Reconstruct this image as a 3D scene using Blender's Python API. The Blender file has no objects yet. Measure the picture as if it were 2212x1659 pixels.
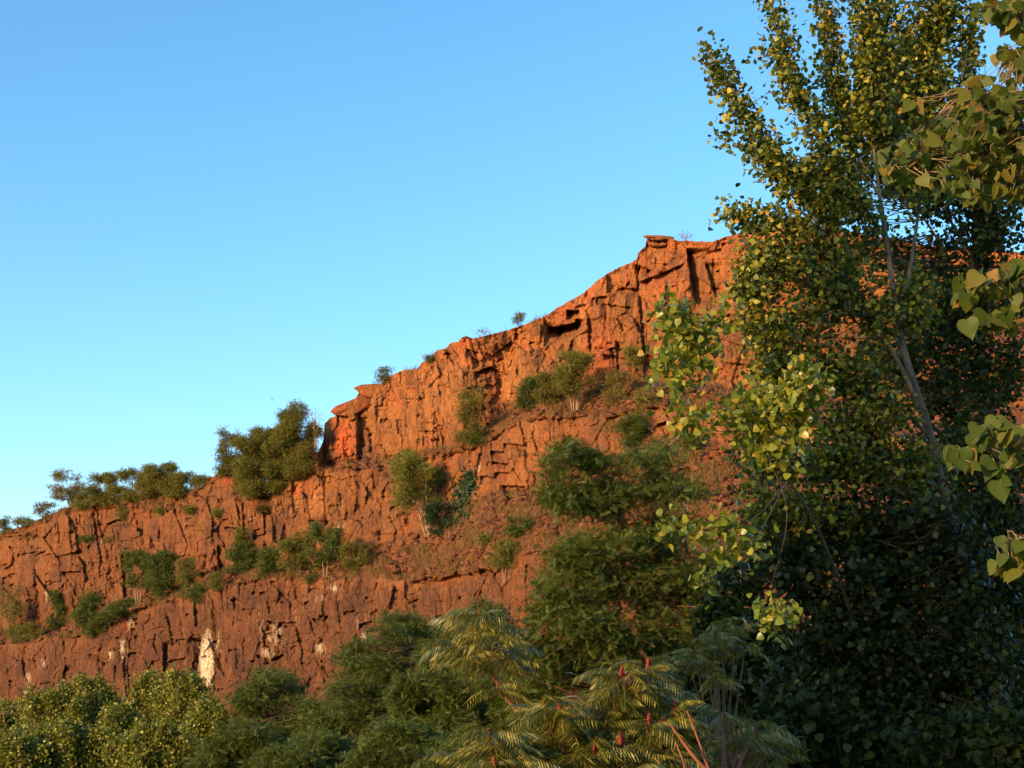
import bpy, math, random
import numpy as np
from mathutils import Vector
random.seed(7)
RNG = np.random.default_rng(11)
C = bpy.context.scene.collection
SC = bpy.context.scene

# ------------------------------------------------------------------ camera, sky, sun, exposure
CAM = np.array([0.0, 0.0, 1.6]); PITCH = math.radians(14.0); KF = 0.36      # 50 mm on a 36 mm sensor
cd = bpy.data.cameras.new("camera"); cam = bpy.data.objects.new("camera", cd); C.objects.link(cam)
cam.location = CAM; cam.rotation_euler = (math.radians(90) + PITCH, 0, 0)
cd.lens = 50; cd.sensor_width = 36; cd.clip_start = 0.05; cd.clip_end = 6000
SC.camera = cam
SUN_AZ, SUN_EL = math.radians(228), math.radians(13)                         # clockwise from +Y: behind and left of the viewpoint
w = bpy.data.worlds.new("World"); SC.world = w; w.use_nodes = True
wn = w.node_tree.nodes; wl = w.node_tree.links
sky = wn.new('ShaderNodeTexSky'); sky.sky_type = 'NISHITA'; sky.sun_disc = False
sky.sun_elevation = SUN_EL; sky.sun_rotation = SUN_AZ
sky.air_density = 1.0; sky.dust_density = 0.7; sky.ozone_density = 2.2
bg = wn['Background']; bg.inputs['Strength'].default_value = 0.15
hs = wn.new('ShaderNodeHueSaturation'); hs.inputs['Hue'].default_value = .494; hs.inputs['Saturation'].default_value = 1.22; hs.inputs['Value'].default_value = 1.55   # the photo's vivid colour rendering
wl.new(sky.outputs[0], hs.inputs['Color']); wl.new(hs.outputs[0], bg.inputs['Color'])
sd = bpy.data.lights.new("sun", 'SUN'); sun = bpy.data.objects.new("sun", sd); C.objects.link(sun)
sd.energy = 4.6; sd.angle = math.radians(0.5); sd.color = (1.0, 0.66, 0.33)
SUNV = Vector((math.sin(SUN_AZ) * math.cos(SUN_EL), math.cos(SUN_AZ) * math.cos(SUN_EL), math.sin(SUN_EL)))
sun.rotation_euler = SUNV.to_track_quat('Z', 'Y').to_euler(); sun.location = (0, 0, 60)
SC.view_settings.view_transform = 'Standard'; SC.view_settings.look = 'None'
SC.view_settings.exposure = 0.7; SC.view_settings.gamma = 1.0

# ------------------------------------------------------------------ helpers
def W(px, py, Y):
    """photo position (2212 px wide) at distance Y in front of the viewpoint -> point in the world"""
    px = np.asarray(px, float); py = np.asarray(py, float); Y = np.asarray(Y, float)
    u = (px - 1106) / 1106 * KF; v = (829.5 - py) / 1106 * KF
    t = Y / (math.cos(PITCH) - v * math.sin(PITCH))
    return np.stack(np.broadcast_arrays(CAM[0] + t * u, Y + CAM[1], CAM[2] + t * (math.sin(PITCH) + v * math.cos(PITCH))), -1)
def mpp(Y): return Y * KF / 1106                                              # metres per photo pixel
def hash2(i, j, s):
    n = (i.astype(np.int64) * 374761393 + j.astype(np.int64) * 668265263 + s * 974711) & 0x7fffffff
    n = ((n ^ (n >> 13)) * 1274126177) & 0x7fffffff
    n = ((n ^ (n >> 16)) * 1911520717) & 0x7fffffff
    return ((n ^ (n >> 15)) & 0xffffff) / float(0xffffff)
def vnoise(x, y, s=0):
    xi = np.floor(x); yi = np.floor(y); fx = x - xi; fy = y - yi
    fx = fx * fx * (3 - 2 * fx); fy = fy * fy * (3 - 2 * fy)
    xi = xi.astype(np.int64); yi = yi.astype(np.int64)
    a = hash2(xi, yi, s); b = hash2(xi + 1, yi, s); c = hash2(xi, yi + 1, s); d = hash2(xi + 1, yi + 1, s)
    return (a * (1 - fx) + b * fx) * (1 - fy) + (c * (1 - fx) + d * fx) * fy
def fbm(x, y, o=4, s=0):
    r = 0; a = 1; t = 0
    for k in range(o):
        r = r + a * vnoise(x * 2 ** k, y * 2 ** k, s + k * 17); t += a; a *= .5
    return r / t * 2 - 1
def sstep(a, b, x):
    t = np.clip((x - a) / (b - a), 0, 1); return t * t * (3 - 2 * t)
def cell1(x, rowid, s):
    """irregular intervals along x (one jittered edge per unit): id and distance to the nearest edge"""
    k = np.floor(x).astype(np.int64)
    e0 = k + .15 + .7 * hash2(k, rowid, s)
    lower = x < e0
    idc = np.where(lower, k - 1, k)
    lo = idc + .15 + .7 * hash2(idc, rowid, s); hi = idc + 1 + .15 + .7 * hash2(idc + 1, rowid, s)
    return idc, np.minimum(x - lo, hi - x), (x - lo) / (hi - lo) - .5
def blocks(a, b, wa, wb, s):
    """jointed rock: vertical strips of uneven width cut into uneven blocks"""
    ia, da, ra = cell1(a / wa, np.zeros(a.shape, np.int64), s)
    ib, db, rb = cell1(b / wb + 7.3 * hash2(ia, ia, s + 5), ia, s + 1)
    off = hash2(ia, ib, s + 2) * 2 - 1; gx = hash2(ia, ib, s + 3) * 2 - 1; gy = hash2(ia, ib, s + 4) * 2 - 1
    return off, gx * ra, gy * rb, da * wa, db * wb
def worley(a, b, s):
    ia = np.floor(a).astype(np.int64); ib = np.floor(b).astype(np.int64)
    f1 = np.full(a.shape, 9.); f2 = np.full(a.shape, 9.); idv = np.zeros(a.shape); gx = np.zeros(a.shape); gy = np.zeros(a.shape)
    for i in (-1, 0, 1):
        for j in (-1, 0, 1):
            ca = ia + i; cb = ib + j
            x = a - (ca + hash2(ca, cb, s)); y = b - (cb + hash2(ca, cb, s + 1)); d = np.hypot(x, y)
            n = d < f1
            f2 = np.where(n, f1, np.minimum(f2, d)); h = hash2(ca, cb, s + 2)
            idv = np.where(n, h, idv); gx = np.where(n, x, gx); gy = np.where(n, y, gy); f1 = np.where(n, d, f1)
    return f1, f2, idv, gx, gy
def mesh_np(name, V, loops, starts, mat, parent=None, loc=None, smooth=False, attrs=None):
    V = np.asarray(V, np.float32)
    if loc is not None: V = V - np.asarray(loc, np.float32)
    me = bpy.data.meshes.new(name)
    me.vertices.add(len(V)); me.vertices.foreach_set('co', V.ravel())
    me.loops.add(len(loops)); me.loops.foreach_set('vertex_index', np.asarray(loops, np.int32))
    me.polygons.add(len(starts)); me.polygons.foreach_set('loop_start', np.asarray(starts, np.int32))
    if smooth: me.polygons.foreach_set('use_smooth', np.ones(len(starts), bool))
    for k, v in (attrs or {}).items():
        a = me.attributes.new(k, 'FLOAT_COLOR', 'POINT'); a.data.foreach_set('color', np.asarray(v, np.float32).ravel())
    me.update(calc_edges=True); me.validate()
    me.materials.append(mat)
    o = bpy.data.objects.new(name, me); C.objects.link(o)
    if parent: o.parent = parent
    elif loc is not None: o.location = loc
    return o
def tag(o, label=None, cat=None, group=None, kind=None):
    if label: o['label'] = label
    if cat: o['category'] = cat
    if group: o['group'] = group
    if kind: o['kind'] = kind
    return o
def thing(name, label, cat, loc, group=None):
    o = bpy.data.objects.new(name, None); C.objects.link(o); o.location = [float(v) for v in loc]; o.empty_display_size = .3
    return tag(o, label, cat, group)

# ------------------------------------------------------------------ materials
def new_mat(name):
    m = bpy.data.materials.new(name); m.use_nodes = True
    nt = m.node_tree; nt.nodes.clear()
    out = nt.nodes.new('ShaderNodeOutputMaterial')
    return m, nt, out
def ramp(nt, stops, interp='LINEAR'):
    r = nt.nodes.new('ShaderNodeValToRGB'); e = r.color_ramp.elements; r.color_ramp.interpolation = interp
    while len(e) > 1: e.remove(e[-1])
    e[0].position = stops[0][0]; e[0].color = (*stops[0][1], 1)
    for p, c in stops[1:]:
        n = e.new(p); n.color = (*c, 1)
    return r
def leaf_mat(name, stops, trans=.35, rough=.45, spec=.4, tcol=(1.3, 1.25, .6)):
    m, nt, out = new_mat(name); N = nt.nodes; L = nt.links
    g = N.new('ShaderNodeNewGeometry'); r = ramp(nt, stops); L.new(g.outputs['Random Per Island'], r.inputs[0])
    p = N.new('ShaderNodeBsdfPrincipled'); p.inputs['Roughness'].default_value = rough; p.inputs['Specular IOR Level'].default_value = spec
    t = N.new('ShaderNodeBsdfTranslucent'); mx = N.new('ShaderNodeMixShader'); mx.inputs[0].default_value = trans
    mul = N.new('ShaderNodeMix'); mul.data_type = 'RGBA'; mul.blend_type = 'MULTIPLY'; mul.inputs[0].default_value = 1
    L.new(r.outputs[0], mul.inputs[6]); mul.inputs[7].default_value = (*tcol, 1)
    L.new(r.outputs[0], p.inputs['Base Color']); L.new(mul.outputs[2], t.inputs['Color'])
    L.new(p.outputs[0], mx.inputs[1]); L.new(t.outputs[0], mx.inputs[2]); L.new(mx.outputs[0], out.inputs[0])
    return m
def bark_mat(name, a, b, scale=12):
    m, nt, out = new_mat(name); N = nt.nodes; L = nt.links
    tc = N.new('ShaderNodeTexCoord'); mp = N.new('ShaderNodeMapping'); mp.inputs['Scale'].default_value = (1, 1, .25)
    nz = N.new('ShaderNodeTexNoise'); nz.inputs['Scale'].default_value = scale; nz.inputs['Detail'].default_value = 5
    r = ramp(nt, [(.3, a), (.7, b)]); p = N.new('ShaderNodeBsdfPrincipled'); p.inputs['Roughness'].default_value = .85
    bp = N.new('ShaderNodeBump'); bp.inputs['Strength'].default_value = .5; bp.inputs['Distance'].default_value = .02
    L.new(tc.outputs['Object'], mp.inputs[0]); L.new(mp.outputs[0], nz.inputs['Vector']); L.new(nz.outputs[0], r.inputs[0])
    L.new(nz.outputs[0], bp.inputs['Height']); L.new(bp.outputs[0], p.inputs['Normal'])
    L.new(r.outputs[0], p.inputs['Base Color']); L.new(p.outputs[0], out.inputs[0])
    return m
def rock_mat():
    m, nt, out = new_mat('red_rock'); N = nt.nodes; L = nt.links
    def noise(scale, vec, detail=5, rough=.6, dist=0):
        n = N.new('ShaderNodeTexNoise'); n.inputs['Scale'].default_value = scale; n.inputs['Detail'].default_value = detail
        n.inputs['Roughness'].default_value = rough; n.inputs['Distortion'].default_value = dist; L.new(vec, n.inputs['Vector']); return n.outputs[0]
    def mapr(v, a, b, c=0., d=1.):
        n = N.new('ShaderNodeMapRange'); n.inputs[1].default_value = a; n.inputs[2].default_value = b
        n.inputs[3].default_value = c; n.inputs[4].default_value = d; L.new(v, n.inputs[0]); return n.outputs[0]
    def math2(op, a, b):
        n = N.new('ShaderNodeMath'); n.operation = op
        for k, v in ((0, a), (1, b)):
            if isinstance(v, (int, float)): n.inputs[k].default_value = v
            else: L.new(v, n.inputs[k])
        return n.outputs[0]
    def mix(f, a, b, mode='MIX'):
        n = N.new('ShaderNodeMix'); n.data_type = 'RGBA'; n.blend_type = mode
        if isinstance(f, (int, float)): n.inputs[0].default_value = f
        else: L.new(f, n.inputs[0])
        for k, v in ((6, a), (7, b)):
            if isinstance(v, tuple): n.inputs[k].default_value = (*v, 1)
            else: L.new(v, n.inputs[k])
        return n.outputs[2]
    tc = N.new('ShaderNodeTexCoord'); ob = tc.outputs['Object']
    mp = N.new('ShaderNodeMapping'); mp.inputs['Scale'].default_value = (1, 1, .10); L.new(ob, mp.inputs[0]); st = mp.outputs[0]
    mp2 = N.new('ShaderNodeMapping'); mp2.inputs['Scale'].default_value = (1, 1, .35); L.new(ob, mp2.inputs[0]); st2 = mp2.outputs[0]
    za = N.new('ShaderNodeAttribute'); za.attribute_name = 'zone_a'; sa = N.new('ShaderNodeSeparateColor'); L.new(za.outputs['Color'], sa.inputs[0])
    zb = N.new('ShaderNodeAttribute'); zb.attribute_name = 'zone_b'; sb = N.new('ShaderNodeSeparateColor'); L.new(zb.outputs['Color'], sb.inputs[0])
    white, talus, dark = sa.outputs[0], sa.outputs[1], sa.outputs[2]
    red, ochre, cell = sb.outputs[0], sb.outputs[1], sb.outputs[2]
    base = ramp(nt, [(.25, (.095, .046, .022)), (.40, (.175, .074, .024)), (.55, (.25, .100, .026)), (.68, (.28, .115, .028)), (.8, (.33, .155, .042))])
    nb = math2('ADD', math2('MULTIPLY', noise(.16, ob), .4), math2('MULTIPLY', cell, .6)); L.new(nb, base.inputs[0]); col = base.outputs[0]
    col = mix(mapr(noise(.55, st), .50, .64, 0, .85), col, (.32, .15, .045))          # ochre run-off streaks
    col = mix(mapr(noise(1.1, st, 6), .53, .70, 0, .75), col, (.10, .044, .03))       # dark varnish streaks
    col = mix(mapr(noise(.45, ob, 6), .54, .66, 0, .6), col, (.115, .060, .034))      # weathered patches
    col = mix(mapr(noise(.6, st2, 6), .57, .66, 0, .7), col, (.38, .10, .04))         # iron red patches
    col = mix(math2('MULTIPLY', red, mapr(noise(.9, ob), .3, .6, .55, 1)), col, (.47, .092, .026))
    col = mix(math2('MULTIPLY', ochre, mapr(noise(1.4, st), .3, .6, .3, .9)), col, (.42, .19, .06))
    col = mix(math2('MULTIPLY', dark, mapr(noise(.7, st2), .3, .6, .5, 1)), col, (.085, .044, .028))
    col = mix(mapr(noise(2.6, st2, 7, .8), .53, .66, 0, .65), col, (.40, .215, .095))       # paler broken faces
    col = mix(mapr(noise(3.1, st, 6, .75), .54, .68, 0, .6), col, (.40, .20, .055))         # thin ochre streaks
    col = mix(mapr(noise(2.1, st2, 8, .8), .53, .65, 0, .7), col, (.07, .036, .022))        # dark lichen and small dark spots
    tcol = ramp(nt, [(.3, (.10, .050, .022)), (.5, (.18, .080, .032)), (.7, (.26, .115, .05))]); L.new(noise(1.2, ob, 8, .75), tcol.inputs[0])
    col = mix(math2('MULTIPLY', talus, .85), col, tcol.outputs[0])
    col = mix(math2('MULTIPLY', talus, mapr(noise(.35, ob, 7, .7), .54, .66, 0, .45)), col, (.14, .092, .026))   # dry grass on the ledges
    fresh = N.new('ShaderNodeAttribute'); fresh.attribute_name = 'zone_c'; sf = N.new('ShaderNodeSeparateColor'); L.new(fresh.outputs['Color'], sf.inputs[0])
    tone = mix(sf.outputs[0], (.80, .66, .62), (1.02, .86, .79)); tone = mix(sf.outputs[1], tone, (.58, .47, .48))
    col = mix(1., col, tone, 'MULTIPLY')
    wn_ = math2('ADD', math2('ADD', math2('MULTIPLY', noise(1.3, st, 8, .8), .5), math2('MULTIPLY', noise(2.6, st2, 8, .8), .5)), math2('MULTIPLY', white, .26))
    col = mix(mapr(wn_, .66, .80, 0, .85), col, (.60, .47, .31))                       # lime wash
    sp = noise(5.5, st2, 6, .8); col = mix(mapr(sp, .34, .52, .75, 0), col, (.05, .026, .018))
    col = mix(mapr(sp, .58, .72, 0, .5), col, (.48, .24, .12))
    for sc_, wd, am in ((.55, .028, .6), (1.5, .04, .4)):                          # open joints, dark with soil and lichen
        vj = N.new('ShaderNodeTexVoronoi'); vj.feature = 'DISTANCE_TO_EDGE'; vj.inputs['Scale'].default_value = sc_; L.new(st2, vj.inputs['Vector'])
        jm = math2('MULTIPLY', mapr(vj.outputs[0], 0, wd, am, 0), mapr(noise(.5 + sc_, ob, 3), .45, .6, 0, 1))
        col = mix(math2('MULTIPLY', jm, math2('SUBTRACT', 1., math2('MAXIMUM', talus, math2('MULTIPLY', white, .6)))), col, (.028, .016, .012))
    vo = N.new('ShaderNodeTexVoronoi'); vo.feature = 'DISTANCE_TO_EDGE'; vo.inputs['Scale'].default_value = .9
    wv = N.new('ShaderNodeVectorMath'); wv.operation = 'ADD'; nzv = N.new('ShaderNodeTexNoise'); nzv.inputs['Scale'].default_value = .8
    L.new(st2, nzv.inputs['Vector']); L.new(st2, wv.inputs[0]); L.new(nzv.outputs['Color'], wv.inputs[1]); L.new(wv.outputs[0], vo.inputs['Vector'])
    p = N.new('ShaderNodeBsdfPrincipled'); p.inputs['Roughness'].default_value = .9; p.inputs['Specular IOR Level'].default_value = .15
    h = math2('ADD', math2('MULTIPLY', noise(2.2, st2, 9, .7), 1.0), math2('MULTIPLY', mapr(vo.outputs[0], 0, .05), .35))
    bp = N.new('ShaderNodeBump'); bp.inputs['Strength'].default_value = 1; bp.inputs['Distance'].default_value = .13
    L.new(h, bp.inputs['Height']); L.new(bp.outputs[0], p.inputs['Normal'])
    L.new(col, p.inputs['Base Color']); L.new(p.outputs[0], out.inputs[0])
    return m
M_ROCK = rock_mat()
M_POP = leaf_mat('poplar_leaf', [(0, (.028, .048, .009)), (.42, (.065, .09, .012)), (.72, (.19, .20, .022)), (.96, (.42, .34, .035)), (1, (.50, .19, .03))], .35, .45, .3)
M_POPY = leaf_mat('yellowing_poplar_leaf', [(0, (.09, .14, .018)), (.5, (.18, .22, .026)), (.85, (.30, .29, .03)), (1, (.42, .27, .04))], .42, .38, .5)
M_NEAR = leaf_mat('broad_poplar_leaf', [(0, (.045, .075, .012)), (.5, (.085, .115, .016)), (.88, (.15, .145, .02)), (1, (.26, .14, .03))], .45, .5, .22)
M_LOC = leaf_mat('locust_leaflet', [(0, (.030, .052, .008)), (.6, (.068, .096, .012)), (1, (.15, .165, .02))], .35, .5, .3)
M_SUM = leaf_mat('sumac_leaflet', [(0, (.045, .07, .014)), (.45, (.11, .125, .022)), (1, (.38, .30, .065))], .3, .30, .6)
M_SHRUB = leaf_mat('shrub_leaf', [(0, (.06, .068, .012)), (.5, (.125, .125, .019)), (1, (.25, .21, .034))], .35, .55, .25)
M_YSHRUB = leaf_mat('yellow_shrub_leaf', [(0, (.08, .075, .015)), (.5, (.16, .13, .024)), (1, (.27, .18, .04))], .3, .55, .25)
M_RSHRUB = leaf_mat('red_tinged_shrub_leaf', [(0, (.07, .055, .015)), (.5, (.14, .085, .022)), (1, (.26, .10, .03))], .3, .55, .25)
M_SAP = leaf_mat('sapling_leaf', [(0, (.06, .078, .011)), (.5, (.15, .155, .018)), (1, (.31, .28, .035))], .35, .42, .4)
M_UNDER = leaf_mat('shade_toned_leaf', [(0, (.012, .022, .006)), (.6, (.022, .038, .009)), (1, (.04, .055, .012))], .15, .6, .15)  # bush leaf colour lowered to hold the shade under the poplars
M_POPSHADE = leaf_mat('shade_toned_poplar_leaf', [(0, (.010, .019, .005)), (.6, (.022, .036, .008)), (.93, (.045, .06, .012)), (1, (.13, .12, .02))], .2, .5, .25)  # poplar leaves darkened: lower right shade put into the colour
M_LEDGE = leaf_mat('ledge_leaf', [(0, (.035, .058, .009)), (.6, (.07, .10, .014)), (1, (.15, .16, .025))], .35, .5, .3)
M_POPSHADE2 = leaf_mat('shaded_poplar_leaf', [(0, (.016, .03, .007)), (.6, (.036, .055, .010)), (.9, (.09, .10, .016)), (1, (.2, .17, .025))], .3, .5, .25)  # poplar leaf tone with the shade of the right side in it
M_IVY = leaf_mat('ivy_leaf', [(0, (.014, .03, .008)), (1, (.035, .055, .012))], .2, .5, .3)
M_GRASS = leaf_mat('dry_grass', [(0, (.13, .068, .024)), (.6, (.21, .115, .04)), (1, (.11, .10, .025))], .3, .7, .1)
M_BARK = bark_mat('grey_bark', (.07, .052, .035), (.17, .125, .085))
M_TWIG = bark_mat('pale_twig', (.20, .12, .07), (.32, .20, .115), 4)
M_STEM = bark_mat('brown_stem', (.11, .075, .045), (.21, .14, .08), 4)
M_RSTEM = bark_mat('red_stem', (.16, .045, .022), (.28, .085, .042))
M_DSTEM = bark_mat('dark_stem', (.05, .038, .026), (.10, .075, .05))

# ------------------------------------------------------------------ ground
def ground():
    m, nt, out = new_mat('scrub_soil'); N = nt.nodes; L = nt.links
    tc = N.new('ShaderNodeTexCoord'); nz = N.new('ShaderNodeTexNoise'); nz.inputs['Scale'].default_value = .6; nz.inputs['Detail'].default_value = 8
    r = ramp(nt, [(.35, (.05, .045, .02)), (.55, (.10, .075, .035)), (.7, (.16, .09, .05))])
    p = N.new('ShaderNodeBsdfPrincipled'); p.inputs['Roughness'].default_value = .95
    L.new(tc.outputs['Object'], nz.inputs['Vector']); L.new(nz.outputs[0], r.inputs[0]); L.new(r.outputs[0], p.inputs['Base Color']); L.new(p.outputs[0], out.inputs[0])
    n = 61; ax = np.sign(np.linspace(-1, 1, n)) * np.abs(np.linspace(-1, 1, n)) ** 3 * 2500
    X, Y = np.meshgrid(ax, ax); Z = .12 * fbm(X / 6, Y / 6, 3, 3)
    V = np.stack([X, Y, Z], -1).reshape(-1, 3); i = np.arange(n * n).reshape(n, n)
    q = np.stack([i[:-1, :-1], i[:-1, 1:], i[1:, 1:], i[1:, :-1]], -1).reshape(-1, 4)
    tag(mesh_np('ground', V, q.ravel(), np.arange(len(q)) * 4, m, smooth=True), kind='structure')
ground()

# ------------------------------------------------------------------ the quarry cliff
def PL(x, pts):
    a = np.array(pts, float); return np.interp(x, a[:, 0], a[:, 1])
SKYLINE = [(-500, 1275), (-150, 1200), (0, 1152), (60, 1132), (125, 1106), (130, 1099), (160, 1094), (190, 1088), (196, 1076), (212, 1073), (232, 1079), (246, 1077), (258, 1081), (300, 1066), (330, 1062),
    (400, 1060), (436, 1052), (450, 1036), (475, 1020), (500, 1013), (512, 1024), (520, 1046), (545, 1052), (600, 1046), (625, 1030), (640, 1000), (660, 985), (688, 975), (699, 950), (701, 915), (712, 904), (724, 899),
    (730, 886), (742, 876), (768, 862), (776, 846), (792, 838), (812, 838), (830, 822), (850, 808), (870, 800), (903, 796), (908, 786), (915, 780), (934, 778), (937, 762), (945, 756), (962, 752), (968, 747), (972, 741), (990, 738),
    (998, 729), (1006, 726), (1022, 731), (1060, 722), (1100, 712), (1130, 702), (1180, 682), (1205, 664), (1230, 650), (1262, 632), (1290, 606), (1310, 592), (1332, 580), (1360, 568), (1377, 560), (1378, 548), (1384, 540), (1395, 531),
    (1397, 516), (1452, 515), (1462, 519), (1500, 521), (1540, 522), (1560, 514), (1580, 508), (1640, 492), (1760, 490), (1830, 500), (1900, 512), (2000, 530), (2212, 545), (2400, 560), (2700, 640)]
UBASE = [(-500, 0), (690, 1004), (700, 1002), (770, 998), (860, 986), (960, 966), (1010, 948), (1060, 918), (1110, 882), (1170, 850), (1230, 852), (1300, 832), (1380, 812), (1450, 835), (1550, 835), (1700, 860), (2700, 900)]
MTOP = [(-500, 0), (690, 1010), (760, 1014), (850, 1012), (950, 986), (1020, 965), (1080, 932), (1130, 905), (1200, 897), (1300, 905), (1400, 878), (1480, 888), (1560, 900), (2212, 950), (2700, 960)]
MBASE = [(-500, 1400), (0, 1362), (100, 1360), (180, 1340), (300, 1286), (400, 1268), (450, 1232), (560, 1224), (700, 1214), (800, 1198), (870, 1170), (930, 1150), (1000, 1104), (1060, 1066), (1150, 1056), (1250, 1040), (1400, 955), (1480, 950), (1600, 990), (2212, 1080), (2700, 1100)]
LTOP = [(-500, 1420), (0, 1386), (160, 1378), (230, 1350), (300, 1312), (400, 1292), (428, 1276), (460, 1258), (560, 1251), (700, 1247), (800, 1243), (860, 1250), (950, 1244), (1050, 1228), (1150, 1196), (1250, 1165), (1400, 1120), (1600, 1130), (2212, 1190), (2700, 1200)]
DBASE = [(-500, 232), (0, 196), (400, 171), (700, 156), (1000, 139), (1300, 123), (1600, 113), (2212, 106), (2700, 106)]
WHITE = [(446, 1430, 19, 74, 1.3), (440, 1470, 15, 30, 1.2), (470, 1390, 14, 30, .8), (590, 1370, 34, 45, .8), (575, 1410, 26, 20, .9), (640, 1330, 24, 40, .5), (690, 1295, 26, 16, .7), (780, 1340, 30, 40, .6), (790, 1375, 16, 18, 1.1), (283, 1335, 12, 26, 1.1), (265, 1400, 10, 26, 1.1), (90, 1430, 16, 30, .7),
    (60, 1465, 14, 26, .9), (240, 1415, 9, 22, .9), (690, 1400, 18, 20, 1.0), (870, 1420, 10, 14, 1.4), (1032, 1010, 8, 30, 1.0), (735, 1140, 16, 30, .9), (640, 1092, 8, 20, .9), (680, 1075, 8, 40, .7), (545, 1120, 14, 12, .9), (215, 1170, 20, 14, .7), (95, 1205, 26, 12, .6), (60, 1210, 8, 24, .8), (105, 1350, 7, 10, 1.0), (100, 1285, 5, 20, 1.2), (1230, 735, 7, 14, .6),
    (740, 960, 10, 14, .3), (1010, 1420, 30, 24, .6), (1400, 945, 20, 14, .4), (1535, 985, 40, 20, .5), (560, 1340, 16, 50, .6), (720, 1270, 30, 10, .8), (420, 1270, 14, 8, 1.0)]
RED = [(742, 955, 24, 44, 1.0), (728, 910, 22, 12, .4), (205, 1090, 34, 14, .8), (640, 1058, 14, 12, .8), (490, 1030, 26, 14, .6), (1300, 760, 26, 60, .45), (1430, 620, 40, 50, .4), (950, 1240, 20, 16, .8), (1150, 1270, 40, 40, .5), (1180, 985, 30, 40, .4), (740, 1190, 20, 16, .5), (1080, 840, 30, 70, .3), (1370, 1000, 40, 60, .3)]
OCHRE = [(935, 920, 11, 70, .8), (925, 990, 14, 30, .7), (1098, 850, 14, 60, .8), (680, 1080, 12, 40, .9), (455, 1300, 16, 30, .8), (1440, 900, 30, 26, .7), (860, 1250, 40, 30, .5), (970, 880, 40, 40, .35), (500, 1300, 20, 40, .4), (660, 1330, 10, 60, .5), (90, 1230, 14, 60, .5)]
DARK = [(720, 1000, 12, 26, .9), (800, 1120, 90, 40, .75), (880, 1280, 24, 40, .5), (545, 1330, 24, 60, .45), (345, 1410, 22, 60, .6), (150, 1230, 40, 40, .5), (800, 960, 30, 50, .5), (1225, 715, 26, 26, .7), (310, 1440, 30, 40, .5), (140, 1480, 40, 40, .5), (250, 1115, 20, 18, .6), (420, 1200, 20, 60, .35), (1240, 1180, 60, 40, .3), (1520, 570, 12, 40, .4), (735, 930, 12, 30, .0)]
WHITE = [w_ if k < 1 else (*w_[:4], w_[4] * .78) for k, w_ in enumerate(WHITE)]
def sumblobs(px, py, L):
    r = np.zeros(px.shape)
    for cx, cy, rx, ry, s in L: r = np.maximum(r, s * np.exp(-((px - cx) / rx) ** 2 - ((py - cy) / ry) ** 2))
    return r
CL = {}
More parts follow.
